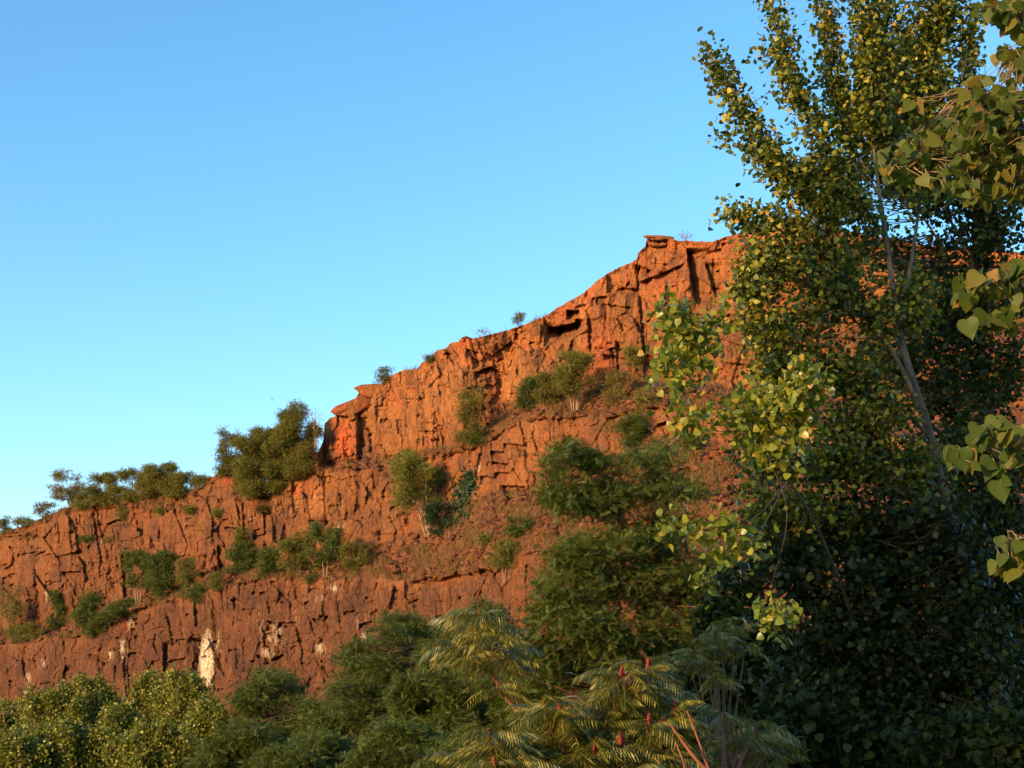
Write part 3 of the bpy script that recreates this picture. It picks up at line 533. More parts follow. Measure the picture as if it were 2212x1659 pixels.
for a in [
    (190, 1172, 18, 44, 'loc', "flat dark tuft hanging on the left wall, left of two", 2, 1.2), (235, 1172, 16, 48, 'loc', "flat dark tuft hanging on the left wall, right of two", 2, 1.),
    (195, 1368, 92, 92, 'loc', "dense green bush on the left ledge below the flat wall tufts", 4, 1.3), (122, 1352, 82, 56, 'loc', "dark upright shrub on the left ledge beside a white patch", 3, .9),
    (24, 1378, 120, 60, 'green', "straggly tall shrub on the ledge at the left border of the picture", 4, .6), (62, 1384, 40, 84, 'green', "low dark bush on the ledge near the left border", 3, 1.0),
    (272, 1338, 46, 120, 'loc', "low hedge-like bush along the rim of the lower wall", 5, 1.3), (225, 1360, 40, 70, 'loc', "small dark bush at the left foot of the hedge-like bush", 3, 1.2),
    (522, 1236, 72, 82, 'loc', "dense green bush left of the forked trees on the middle ledge", 4, 1.2), (525, 1198, 62, 46, 'green', "green shrub clinging to the wall above the middle ledge", 3, .9),
    (585, 1240, 66, 74, 'loc', "dark bush between the ledge bush and the wide forked tree", 4, 1.2), (764, 1234, 76, 76, 'green', "sparse shrub on the middle ledge right of the flat topped tree", 3, .7), (668, 1262, 24, 50, 'loc', "small green clump under the forked trees", 3, 1.2),
    (405, 1290, 96, 50, 'green', "narrow shrub in the cleft right of the pale stemmed ledge trees", 3, .7), (430, 1300, 40, 60, 'loc', "low clump on the corner of the lower wall", 3, 1.1), (466, 1272, 40, 40, 'green', "tuft growing on the corner block of the lower wall", 2, .8),
    (953, 1148, 66, 96, 'ivy', "dark green bush filling the foot of the gully", 5, 1.5), (880, 1048, 82, 56, 'sap', "bright leafy clump on the wall at the top of the leaning tree", 3, 1.), (942, 1060, 50, 50, 'sap', "bright green clump right of the leaning tree's crown", 3, .9),
    (1140, 882, 76, 62, 'loc', "dense green bush at the left edge of the upper talus", 4, 1.3), (1182, 868, 66, 66, 'green', "olive bush on the upper talus between the dense green one and the fanning tree", 4, 1.), (1335, 872, 76, 84, 'yellow', "sparse yellowish shrub on the upper talus", 4, .5), (1392, 900, 62, 64, 'yellow', "yellow-green shrub on the talus right of the sparse one", 4, .7),
    (1370, 956, 70, 88, 'loc', "fresh green bush above the big locust tree", 4, 1.1), (1120, 1156, 42, 66, 'loc', "small dark bush on the scree left of the big locust tree", 3, 1.1), (1040, 962, 26, 40, 'loc', "little green clump below the thin see-through tree", 3, 1.1), (1002, 952, 20, 34, 'red', "brownish clump left of the little green one under the thin tree", 2, .9),
    (1186, 1062, 76, 60, 'green', "thin green sapling on the rock left of the big locust tree", 3, .6), (1470, 700, 56, 66, 'green', "dark bush on the ledge under the summit buttress", 3, 1.3), (1368, 790, 46, 44, 'green', "olive bush in the crack left of the summit buttress", 2, 1.), (1420, 1010, 50, 60, 'green', "olive bush at the foot of the streaked orange wall", 3, .9),
    (1490, 970, 42, 60, 'loc', "green bush right of the streaked orange wall", 3, 1.), (350, 1112, 20, 44, 'green', "small scrub on the slope under the round dark skyline tree", 2, .9), (270, 1118, 36, 44, 'green', "olive scrub beside the squared orange blocks", 2, .9), (412, 1112, 20, 30, 'green', "small scrub on the slope left of the pointed red outcrop", 2, .9),
    (1050, 1180, 30, 40, 'green', "small tuft on the scree above the middle ledge", 2, .7), (470, 1120, 24, 30, 'green', "small scrub under the pointed red outcrop", 2, .7), (565, 1110, 24, 40, 'red', "brown scrub under the largest skyline tree", 2, .7)]:
    cliff_plant(*a[:8])
# ivy mat on the wall
def ivy(label, rows):
    b = W(1005, 1130, cliffY(1005, 1125) - .1); root = thing('ivy', label, 'ivy', b)
    P = []; st = []
    for cx, cy, rx, ry, n in rows:
        for k in range(n):
            a = RNG.normal(size=2) * .5; x = cx + rx * a[0]; y = cy + ry * a[1]; P.append(W(x, y, cliffY(x, y) - abs(RNG.normal()) * .25 - .05))
    P = np.array(P); n = len(P)
    leaf_cloud('foliage', P, RNG.normal(size=(n, 3)) + [0, 0, -.8], RNG.normal(size=(n, 3)) * .5 + [-.3, -1, .4], .22 + .16 * RNG.random(n), T_POP, M_IVY, root, b)
    for x in (996, 1006, 1014): st.append(px_line([(x - 12, 1130, cliffY(x - 12, 1130) - .1, .04), (x - 4, 1090, cliffY(x - 4, 1090) - .12, .03), (x + 4, 1040, cliffY(x + 4, 1040) - .1, .015)], 5))
    tubes('stems', st, M_DSTEM, root, b, 5)
ivy("dark glossy ivy mat climbing the rock beside the white patch", [(1012, 1040, 16, 26, 420), (1000, 1080, 20, 40, 520), (985, 1110, 22, 24, 320)])

# dry grass on the ledges and edges, loose stones on the slopes: nobody could count them
def scatter():
    xs, py, Y, tal, top = (CL[k] for k in ('xs', 'py', 'Y', 'tal', 'top'))
    jj = np.where((xs > -10) & (xs < 1650))[0]; P = []; H = []
    t_ = tal[:, jj].ravel(); idx = np.where(t_ > .55)[0]
    pick = RNG.choice(idx, 20000)
    X = np.broadcast_to(xs, py.shape)[:, jj].ravel()[pick]; PY = py[:, jj].ravel()[pick]; YY = Y[:, jj].ravel()[pick]
    k = fbm(X / 34, PY / 16, 3, 55) > .0
    P = W(X, PY, YY - .04)
    def blades(name, P, h0, mat):
        n = len(P); h = h0 * (.5 + RNG.random(n)); d = RNG.normal(size=(n, 3)) * [.35, .25, 0] + [0, 0, 1]; s = unit(RNG.normal(size=(n, 3)) * [1, .5, 0]) * .035
        V = np.stack([P - s, P + s, P + d * h[:, None]], 1).reshape(-1, 3)
        return mesh_np(name, V, np.arange(3 * n), np.arange(n) * 3, mat)
    Pg = P[k]; e = np.where((xs > 20) & (xs < 1640))[0]; ed = []
    for cx, hw, n in ((330, 110, 500), (560, 70, 400), (1160, 22, 260), (885, 20, 150), (1060, 40, 100), (640, 50, 300), (930, 12, 60)):
        q = RNG.normal(size=n) * hw * .5 + cx; j = np.clip(np.searchsorted(xs, q), 0, len(xs) - 1); r = RNG.integers(555, 580, n); ed.append(W(xs[j], py[r, j], Y[r, j] - .03))
    Pg = np.concatenate([Pg, Pg + RNG.normal(size=Pg.shape) * [.25, .1, .03]] + ed)
    tag(blades('dry_grass', Pg, .55, M_GRASS), kind='stuff')
    k2 = ~k; Pr = P[k2][:7000]; n = len(Pr); s = .07 + .5 * RNG.random(n) ** 5
    oct_ = np.array([(1, 0, 0), (-1, 0, 0), (0, 1, 0), (0, -1, 0), (0, 0, 1), (0, 0, -1)], float); F = [(0, 2, 4), (2, 1, 4), (1, 3, 4), (3, 0, 4), (2, 0, 5), (1, 2, 5), (3, 1, 5), (0, 3, 5)]
    V = Pr[:, None] + s[:, None, None] * (oct_[None] + RNG.normal(size=(n, 6, 3)) * .3) * [1.2, 1, .7]
    L = (np.arange(n)[:, None] * 6 + np.array(F).ravel()[None]).ravel()
    o = mesh_np('scree_stones', V.reshape(-1, 3), L, np.arange(n * 8) * 3, M_ROCK); tag(o, kind='stuff')
scatter()

# ------------------------------------------------------------------ loose slabs on the edge
def slab(name, label, outline, Y, th, fr=.10, red=0., seed=1):
    rr = np.random.default_rng(seed); o = np.array(outline, float); c = o.mean(0)
    b = W(c[0], o[:, 1].max(), Y); n = len(o); V = []
    def ring(sc, dY): return W(c[0] + (o[:, 0] - c[0]) * sc, c[1] + (o[:, 1] - c[1]) * sc, Y + dY + rr.normal(size=n) * fr)
    rings = [ring(.6, -.16) + rr.normal(size=(n, 3)) * fr * 2.2, ring(.95, -.12), ring(1, .1), ring(1.0, th * .6), ring(.9, th)]
    V = np.concatenate(rings + [W(*c, Y - .2)[None], W(*c, Y + th)[None]]); F = []
    for k in range(4):
        for j in range(n): F.append((k * n + j, k * n + (j + 1) % n, (k + 1) * n + (j + 1) % n, (k + 1) * n + j))
    for j in range(n): F.append((5 * n, (j + 1) % n, j)); F.append((5 * n + 1, 4 * n + j, 4 * n + (j + 1) % n))
    st = np.concatenate([[0], np.cumsum([len(f) for f in F])])[:-1]
    za = np.zeros((len(V), 4)); zb = np.zeros((len(V), 4)); zb[:, 0] = red * rr.random(len(V)) * 1.5; zb[:, 2] = .35 + .5 * rr.random(len(V)); za[:, 2] = .5 * rr.random(len(V))
    ob = mesh_np(name, V, [i for f in F for i in f], st, M_ROCK, None, b, attrs={'zone_a': za, 'zone_b': zb, 'zone_c': np.tile([.8, 0, 0, 1.], (len(V), 1))}); tag(ob, label, 'rock'); return ob
slab('rock_slab', "flat overhanging rock slab capping the summit of the cliff", [(1387, 511), (1396, 507.5), (1430, 508.5), (1452, 511), (1457, 515), (1450, 519), (1430, 519), (1410, 519), (1398, 516)], cliffY(1420, 524) - .9, 4, .06, .25, 3)
slab('rock_slab', "wedge shaped block wedged under the summit slab", [(1399, 523), (1420, 524), (1450, 522), (1452, 525), (1436, 530), (1418, 534), (1400, 529)], cliffY(1420, 532) - .5, 3, .05, .15, 4)
slab('rock_slab', "bulging cap rock overhanging the top of the red prow to the left", [(713, 889), (723, 878), (748, 868), (780, 855), (806, 850), (806, 874), (784, 888), (756, 900), (736, 898), (722, 896)], cliffY(750, 905) - .4, 6, .1, .35, 5)
slab('rock_slab', "small pointed slab sticking out left above the cap rock of the prow", [(763, 838), (779, 831), (806, 829), (836, 830), (834, 850), (806, 860), (786, 857), (776, 848)], cliffY(800, 862) - .15, 5, .08, .3, 6)
# two birds in the sky left of the prow
def bird(label, px, py, Y, rot):
    b = W(px, py, Y); t = thing('bird', label, 'bird', b, 'birds in the sky')
    V = np.array([(0, -.22, 0), (.05, -.1, .02), (.055, .05, .02), (0, .28, 0), (-.055, .05, .02), (-.05, -.1, .02), (0, -.02, .06), (0, -.02, -.05)]) * .55
    F = [(0, 1, 6), (1, 2, 6), (2, 3, 6), (3, 4, 6), (4, 5, 6), (5, 0, 6), (1, 0, 7), (2, 1, 7), (3, 2, 7), (4, 3, 7), (5, 4, 7), (0, 5, 7)]
    ob = mesh_np('body', V, [i for f in F for i in f], np.arange(12) * 3, M_DSTEM, t)
    for s in (-1, 1):
        Vw = np.array([(s * .05, -.08, .02), (s * .05, .08, .02), (s * .35, .06, .12), (s * .62, -.02, .05), (s * .33, -.08, .12)]) * .55
        mesh_np('wing', np.concatenate([Vw, Vw + [0, 0, -.02]]), [0, 1, 2, 4, 4, 2, 3, 9, 7, 6, 5, 8, 7, 9], [0, 4, 7, 11], M_DSTEM, t)
    t.rotation_euler = (0.3, 0.2, rot)
bird("tiny dark bird high in the sky, the left one of two", 588, 861, 150, 1.2)
bird("tiny dark bird in the sky above the tall skyline tree, the right one of two", 657, 845, 150, .4)

# ------------------------------------------------------------------ trees in front of the cliff foot
def low_tree(label, x, top, w_, Y, mat, tmpl, size, dens, group, name, cat='tree', pale=False, bottom=1720, thr=-.5, flat=.35):
    h = bottom - top; m = mpp(Y); limbs = []
    for k in range(4):
        a = random.uniform(-.3, .3) * w_; r = .012 * h * m + .02
        limbs.append([(x + a * .1, bottom + 40, Y, r), (x + a * .5, bottom - h * .4, Y + random.uniform(-.5, .5), r * .6), (x + a, top + h * random.uniform(.03, .15), Y + random.uniform(-1, 1), r * .15)])
    lobes = []; tier = tmpl is T_LOC
    for k in range(64):
        fy = random.random() ** .85 * min(1, 420 / h); ww = min(1, max(.5, (fy * h / (.55 * w_)) ** .5)); fx = random.uniform(-.5, .5)
        rx = w_ * (random.uniform(.12, .24) if tier else random.uniform(.05, .11)); ry = (random.uniform(7, 14) if tier else random.uniform(24, 52)) * 50 / Y
        yy = top + h * fy * .97 + ry * .6 + w_ * .16 * (2 * fx) ** 2 * (1 - fy)
        lobes.append((x + fx * w_ * ww, yy, rx, ry, Y + random.uniform(-.35, .35) * w_ * m, w_ * m * .14, max(4, int(dens * rx * ry * .055))))
    if not tier:
        for k in range(13):
            fx = random.uniform(-.55, .55); yy = top + h * .16 * (2 * fx) ** 2 + random.uniform(-14, 26); lobes.append((x + fx * w_, yy + 8, w_ * .035, random.uniform(20, 40) * 50 / Y, Y + random.uniform(-.2, .2) * w_ * m, w_ * m * .05, max(4, int(dens * w_ * .22))))
    leaf = dict(t=tmpl, size=size, per=10, spread=.30 if tier else .26, mat=mat, hang=.3, up=1.2 if tmpl is T_LOC else .5, flat=flat, gap=1.1, thr=thr, twr=.004)
    return plant(name, label, cat, group, (x, bottom, Y), limbs, lobes, leaf, M_TWIG if pale else M_DSTEM, .35)
GS = 'pale green young poplars below the left wall'
for x, t, w_, Y, l in [(40, 1512, 100, 62, "young pale green poplar at the bottom left corner"), (118, 1496, 110, 58, "young poplar second from the left corner, with a rounded top"), (196, 1478, 120, 60, "young poplar with the tallest leafy tip in the left part of the row"),
    (258, 1540, 100, 54, "short young poplar under a dark gap in the lower wall"), (330, 1470, 90, 60, "slim young poplar with a pointed top left of the white streak"), (398, 1460, 96, 57, "young poplar with a pale bare stem just left of the white streak"), (455, 1530, 90, 52, "short young poplar under the white streak"),
    (150, 1580, 160, 48, "bushy young poplar along the bottom edge left of middle of the pale row"), (330, 1585, 160, 46, "bushy young poplar along the bottom edge at the right of the pale row"), (20, 1600, 120, 47, "bushy young poplar at the very bottom of the left corner")]:
    low_tree(l, x, t, w_ * 1.2, Y, M_SAP, T_POP, .088, 1.9, GS, 'young_poplar', pale=True, thr=-.6, flat=.6)
GL = 'feathery green locust trees at the cliff foot'
for x, t, w_, Y, l in [(585, 1438, 210, 52, "rounded feathery locust right of the white streak"), (520, 1560, 200, 44, "low feathery locust at the bottom beside the pale young poplars"), (700, 1500, 130, 50, "thin locust in the gap between the two broad locusts"),
    (870, 1316, 280, 48, "broad feathery locust rising above the bottom trees left of the sumacs"), (690, 1585, 220, 40, "low spreading locust in the middle of the bottom edge"), (930, 1440, 210, 42, "dense dark locust directly left of the sumacs"), (860, 1560, 260, 36, "dark locust along the bottom edge left of the sumacs"), (1060, 1285, 120, 44, "yellow-green locust top rising behind the tallest sumac"), (770, 1385, 160, 49, "locust filling the dip between the two broad locusts"), (620, 1610, 160, 38, "small locust at the bottom edge with a few bright twigs"), (975, 1340, 150, 46, "locust between the broad one and the tallest sumac"), (1150, 1340, 150, 41, "feathery locust right behind the tallest sumac crown"), (1000, 1590, 150, 30, "dark locust at the bottom edge touching the leftmost fruiting sumac")]:
    low_tree(l, x, t, w_ * 1.15, Y, M_LOC, T_LOC, .19, 2.0, GL, 'locust_tree')
# the tall locust in the middle
plant('locust_tree', "tall dark feathery locust in the middle with tiers of foliage in front of the scree", 'tree', GL, (1400, 1720, 38),
    [[(1400, 1740, 38, .22), (1410, 1500, 38, .18), (1400, 1300, 38, .14), (1360, 1180, 38, .11), (1335, 1100, 38, .09), (1300, 1030, 38, .05), (1260, 960, 38, .02)],
     [(1395, 1290, 38, .12), (1430, 1180, 38.5, .10), (1440, 1080, 38.5, .06), (1420, 980, 38.5, .02)], [(1340, 1110, 38, .07), (1250, 1090, 37.5, .05), (1180, 1080, 37.5, .02)], [(1435, 1130, 38.5, .06), (1490, 1070, 38, .02)],
     [(1400, 1310, 38, .1), (1300, 1230, 37, .06), (1210, 1210, 37, .02)], [(1405, 1400, 38, .1), (1270, 1330, 36.5, .06), (1180, 1300, 36.5, .02)], [(1405, 1350, 38, .1), (1500, 1260, 38, .05), (1560, 1220, 38, .02)]],
    [(a, b_, c, d, e, f, int(g * 1.9)) for a, b_, c, d, e, f, g in [(1215, 978, 46, 30, 37.5, 1.2, 34), (1270, 1000, 46, 26, 38, 1.2, 22), (1390, 985, 80, 34, 38.5, 1.5, 46), (1430, 960, 40, 20, 38.5, 1, 14), (1235, 1070, 60, 46, 37.5, 1.4, 56), (1310, 1080, 70, 46, 38, 1.5, 60), (1410, 1050, 80, 36, 38.5, 1.5, 44), (1480, 1060, 44, 18, 38, 1., 12),
     (1330, 1170, 110, 36, 37.5, 1.6, 70), (1430, 1150, 70, 60, 38.5, 1.5, 66), (1250, 1190, 70, 34, 37, 1.4, 40), (1240, 1260, 90, 50, 37, 1.6, 80), (1350, 1260, 110, 60, 37.5, 1.8, 120), (1460, 1250, 90, 70, 38, 1.6, 90), (1210, 1340, 80, 50, 36.5, 1.5, 66), (1320, 1360, 120, 60, 37, 1.8, 130), (1440, 1370, 110, 80, 38, 1.8, 130), (1340, 1460, 150, 60, 37, 2, 120), (1480, 1480, 120, 80, 38, 2, 110), (1150, 1420, 70, 60, 37, 1.5, 60), (1240, 1450, 90, 60, 37, 1.5, 70), (1560, 1200, 50, 50, 38, 1.2, 30), (1540, 1320, 70, 80, 38, 1.5, 60), (1580, 1450, 80, 80, 38, 1.5, 60)]],
    dict(t=T_LOC, size=.27, per=14, spread=.34, mat=M_LOC, hang=.25, up=1.3, flat=.3, gap=1.2, thr=-.5, twr=.004), M_RSTEM, .4)

# ------------------------------------------------------------------ poplars on the right
def tipn(rx, ry, dens, per, area): return max(3, int(dens * math.pi * rx * ry / (per * area)))
def poplar(label, base, limbs, lobes, Y, size, mat, per=9, spread=.2, group='poplars on the right', thr=-.45, bark=None, name='poplar_tree', gap=.55):
    area = (size / mpp(Y)) ** 2 * .17
    lb = [(cx, cy, rx, ry, yy, dy, tipn(rx, ry, de, per, area)) for cx, cy, rx, ry, yy, dy, de in lobes]
    return plant(name, label, 'tree', group, base, limbs, lb, dict(t=T_POP, size=size, per=per, spread=spread, mat=mat, hang=.8, up=.1, flat=.6, gap=gap, thr=thr, twr=.003), bark or M_BARK, .55, twig_mat=M_DSTEM)
def plume(rows, w0, w1, Y, dens, n=6):
    """overlapping lobes along a branch given as photo points"""
    a = np.array(rows, float); t = np.linspace(0, 1, len(a)); out = []
    for k in np.linspace(0, 1, n):
        out.append((np.interp(k, t, a[:, 0]), np.interp(k, t, a[:, 1]), w0 + (w1 - w0) * k, (w0 + (w1 - w0) * k) * 1.15, Y, .35, dens))
    return out
YA = 22.0
limA = [[(2180, 1690, YA, .16), (2120, 1400, YA, .135), (2060, 1160, YA, .115), (2010, 945, YA, .10), (1975, 830, YA, .085), (1945, 720, YA, .07), (1915, 520, YA, .055), (1895, 380, YA, .04), (1870, 150, YA, .02), (1855, -40, YA, .008)],
    [(2005, 930, YA, .06), (1950, 800, YA - .2, .05), (1860, 640, YA - .3, .042), (1800, 540, YA - .4, .038), (1740, 440, YA - .5, .032), (1650, 300, YA - .6, .022), (1580, 190, YA - .7, .012), (1518, 90, YA - .7, .005)],
    [(1740, 440, YA - .5, .02), (1690, 360, YA - .3, .012), (1548, 292, YA - .2, .004)], [(1800, 540, YA - .4, .02), (1700, 480, YA - .5, .012), (1572, 460, YA - .5, .004)],
    [(1915, 520, YA, .04), (1800, 340, YA - .2, .028), (1710, 170, YA - .3, .016), (1662, 0, YA - .3, .006)], [(1895, 420, YA, .03), (1810, 220, YA + .2, .018), (1775, -30, YA + .2, .007)],
    [(1945, 720, YA, .05), (1985, 450, YA + .4, .035), (2010, 180, YA + .5, .02), (2050, -30, YA + .5, .008)], [(1985, 450, YA + .4, .03), (2060, 250, YA + .6, .018), (2105, 20, YA + .6, .006)],
    [(2010, 945, YA, .05), (1900, 840, YA - .4, .03), (1780, 800, YA - .6, .018), (1660, 800, YA - .7, .006)], [(2035, 1060, YA, .05), (1900, 960, YA - .5, .03), (1760, 900, YA - .8, .018), (1640, 930, YA - .9, .006)],
    [(2060, 1160, YA, .04), (1940, 1060, YA - .6, .025), (1800, 1010, YA - .9, .012), (1660, 1010, YA - 1, .005)], [(2100, 1320, YA, .04), (1970, 1200, YA - .6, .024), (1830, 1150, YA - .8, .01), (1720, 1140, YA - 1, .004)], [(2140, 1480, YA, .035), (2030, 1360, YA - .5, .02), (1920, 1310, YA - .7, .006)]]
limA += [[(1800, 540, YA - .4, .03), (1700, 560, YA - .6, .018), (1600, 600, YA - .7, .006)]]
lobA = (plume([(1640, 330), (1590, 250), (1545, 150)], 34, 18, YA - .4, 1.1, 5) + plume([(1950, 330), (1930, 160), (1940, -10)], 60, 50, YA + .3, 1.2, 6) + plume([(1820, 440), (1760, 360)], 54, 40, YA - .3, 1.1, 3) + plume([(1700, 390), (1640, 290), (1570, 180), (1525, 105)], 44, 17, YA - .6, 1.4, 7) + plume([(1660, 345), (1600, 310), (1556, 292)], 26, 14, YA - .2, 1.0, 4) + plume([(1720, 490), (1640, 480), (1585, 465)], 44, 26, YA - .5, 1.3, 4)
    + plume([(1790, 340), (1720, 190), (1690, 90), (1664, 5)], 48, 20, YA - .3, 1.4, 7) + plume([(1680, 190), (1640, 120), (1632, 100)], 24, 14, YA - .3, 1.0, 3) + plume([(1830, 280), (1795, 130), (1778, -20)], 46, 28, YA + .2, 1.4, 6) + plume([(1880, 250), (1862, 0)], 48, 34, YA, 1.3, 5)
    + plume([(1970, 380), (2010, 160), (2050, -20)], 66, 52, YA + .5, 1.3, 7) + plume([(2040, 300), (2085, 120), (2104, 30)], 44, 26, YA + .6, 1.2, 5)
    + [(1800, 400, 110, 70, YA, .9, 1.3), (1900, 420, 90, 80, YA, .9, 1.2), (1960, 300, 90, 90, YA + .3, .9, 1.1), (1650, 560, 70, 70, YA - .6, .8, 1.7), (1640, 650, 56, 70, YA - .6, .7, 1.7), (1740, 580, 90, 60, YA - .3, .9, 1.4), (1830, 540, 90, 60, YA, .9, 1.3),
       (1720, 690, 100, 70, YA - .5, .9, 1.5), (1800, 640, 70, 60, YA - .3, .9, 1.4), (1700, 790, 110, 80, YA - .7, .9, 1.3), (1830, 790, 70, 70, YA - .3, .9, 1.1), (1900, 680, 80, 60, YA, .8, .95), (1980, 640, 70, 90, YA + .3, .8, 1.1), (1880, 870, 110, 70, YA - .4, .9, 1.3), (1640, 880, 60, 60, YA - .8, .7, 1.1),
       (1720, 980, 140, 80, YA - .9, 1, 1.4), (1850, 980, 110, 80, YA - .5, 1, 1.5), (1960, 1020, 90, 90, YA, 1, 1.5), (1640, 1080, 70, 70, YA - 1, .8, 1.0), (1760, 1090, 120, 60, YA - .8, 1, 1.4)]
    )
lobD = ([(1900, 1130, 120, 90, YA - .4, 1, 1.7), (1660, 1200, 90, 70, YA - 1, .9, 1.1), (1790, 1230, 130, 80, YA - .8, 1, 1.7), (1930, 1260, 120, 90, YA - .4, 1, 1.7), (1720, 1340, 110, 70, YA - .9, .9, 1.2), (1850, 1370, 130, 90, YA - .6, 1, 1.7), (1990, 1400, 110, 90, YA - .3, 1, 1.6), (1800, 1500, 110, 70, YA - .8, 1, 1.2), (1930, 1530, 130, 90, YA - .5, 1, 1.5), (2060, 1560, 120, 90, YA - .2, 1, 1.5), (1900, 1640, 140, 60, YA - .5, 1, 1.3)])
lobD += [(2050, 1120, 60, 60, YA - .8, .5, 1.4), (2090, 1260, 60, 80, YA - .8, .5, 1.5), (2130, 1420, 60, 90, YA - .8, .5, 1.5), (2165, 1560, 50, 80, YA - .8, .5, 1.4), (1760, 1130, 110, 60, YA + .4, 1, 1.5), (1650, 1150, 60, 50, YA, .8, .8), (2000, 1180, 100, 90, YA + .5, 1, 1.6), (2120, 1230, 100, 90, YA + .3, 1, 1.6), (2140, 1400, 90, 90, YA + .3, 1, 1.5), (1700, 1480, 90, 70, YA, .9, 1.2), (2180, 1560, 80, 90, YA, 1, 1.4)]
poplar("tall poplar with a grey forked trunk and yellow-lit upper left branches on the right", (2180, 1690, YA), thin(limA, .74), lobA, YA, .080, M_POP, thr=-.42, gap=.7)
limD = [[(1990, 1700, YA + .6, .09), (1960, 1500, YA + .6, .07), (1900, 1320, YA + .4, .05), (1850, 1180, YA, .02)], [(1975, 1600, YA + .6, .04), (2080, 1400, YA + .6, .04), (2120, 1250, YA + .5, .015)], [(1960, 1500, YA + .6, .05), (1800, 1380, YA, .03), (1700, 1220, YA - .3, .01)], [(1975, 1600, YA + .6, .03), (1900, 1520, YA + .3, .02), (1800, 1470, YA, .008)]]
poplar("low broad poplar foliage with the deep shade at the lower right put into its leaf colour", (1990, 1700, YA + .6), limD, lobD, YA, .090, M_POPSHADE)  # lower foliage split off, its leaf colour standing in for shade
YB = 24.5
limB = [[(2182, 1700, YB, .17), (2172, 1430, YB, .15), (2160, 1250, YB, .14), (2152, 1100, YB, .125), (2138, 900, YB, .10), (2118, 740, YB, .08), (2106, 560, YB, .055), (2110, 380, YB, .035), (2130, 200, YB, .015)],
    [(2118, 740, YB, .05), (2060, 580, YB, .035), (1990, 460, YB, .02), (1950, 380, YB, .008)], [(2138, 900, YB, .05), (2200, 760, YB, .035), (2260, 560, YB, .012)], [(2145, 1000, YB, .04), (2050, 900, YB - .4, .02), (1980, 870, YB - .5, .008)], [(2106, 560, YB, .035), (2020, 420, YB, .025), (1950, 260, YB, .015), (1930, 60, YB, .006)], [(2160, 1250, YB, .04), (2060, 1180, YB - .5, .02), (2000, 1160, YB - .5, .008)], [(2165, 1330, YB, .04), (2260, 1200, YB, .02)]]
lobB = [(1960, 120, 60, 90, YB, 1, .9), (1900, 230, 70, 80, YB, 1, .9), (1990, 240, 70, 80, YB, 1, 1.0), (1850, 330, 70, 60, YB, 1, .9), (1950, 380, 80, 60, YB, 1, 1.1), (2060, 130, 50, 90, YB, 1, .9), (1870, 120, 40, 80, YB, 1, .6), (1790, 420, 60, 50, YB, 1, .8), (2050, 640, 80, 80, YB, 1, 1.2), (2000, 760, 90, 90, YB, 1, 1.0), (1900, 560, 90, 70, YB, 1, .9), (1900, 760, 80, 70, YB, 1, .8), (2200, 420, 60, 90, YB, 1, 1.1), (2180, 230, 60, 60, YB, 1, .9), (2080, 420, 70, 60, YB, 1, 1.1), (2050, 330, 60, 70, YB, 1, 1.0), (2180, 330, 70, 90, YB, 1, .7), (2170, 520, 70, 80, YB, 1, 1.0), (2010, 420, 60, 60, YB, .9, 1.0), (2110, 480, 80, 80, YB, 1, .9), (2040, 560, 70, 60, YB, .9, .6), (2160, 640, 80, 90, YB, 1, 1.), (2080, 700, 70, 70, YB, .9, .7), (2170, 800, 70, 80, YB, 1, 1.3), (2070, 840, 80, 80, YB - .3, 1, 1.2), (2060, 960, 90, 80, YB - .4, 1, 1.6), (2180, 980, 60, 90, YB + .3, 1, 1.6), (2080, 1090, 100, 80, YB - .4, 1, 1.7), (2190, 1130, 70, 90, YB + .4, 1, 1.7), (2060, 1220, 110, 80, YB - .5, 1, 1.7), (2190, 1300, 80, 90, YB + .4, 1, 1.7), (2060, 1350, 90, 80, YB + .8, 1, 1.6), (2180, 1460, 90, 90, YB + .6, 1, 1.6), (2080, 1480, 90, 90, YB + .8, 1, 1.6), (2160, 1600, 110, 90, YB + .4, 1, 1.6), (2130, 300, 70, 90, YB, 1, .6)]
poplar("poplar with shade-darkened leaf colour and a straight trunk behind the forked one at the right edge", (2182, 1700, YB), thin(limB, .9), lobB, YB, .085, M_POPSHADE2)
YC = 12.5
limC = [[(1960, 1760, YC + 9.5, .12), (1900, 1520, YC + 9.2, .10), (1830, 1300, YC + 8, .075), (1760, 1130, YC + 4, .05), (1690, 1020, YC + 1, .036), (1630, 930, YC, .028), (1570, 860, YC - .1, .02), (1510, 780, YC - .1, .012), (1470, 700, YC - .1, .006), (1440, 660, YC - .1, .003)],
    [(1570, 860, YC - .1, .014), (1480, 810, YC - .2, .008), (1400, 770, YC - .2, .003)], [(1510, 780, YC - .1, .01), (1530, 720, YC, .006), (1550, 690, YC, .003)], [(1630, 930, YC, .02), (1720, 860, YC - .2, .012), (1770, 820, YC - .2, .004)], [(1630, 930, YC, .016), (1540, 930, YC - .2, .01), (1470, 900, YC - .2, .004)],
    [(1700, 1040, YC + 1.2, .02), (1610, 1130, YC - .2, .012), (1440, 1135, YC - .3, .003)], [(1640, 950, YC, .012), (1700, 1110, YC - .1, .009), (1650, 1320, YC - .2, .004)], [(1700, 1040, YC + 1.2, .018), (1610, 1200, YC - .2, .01), (1520, 1240, YC - .2, .003)]]
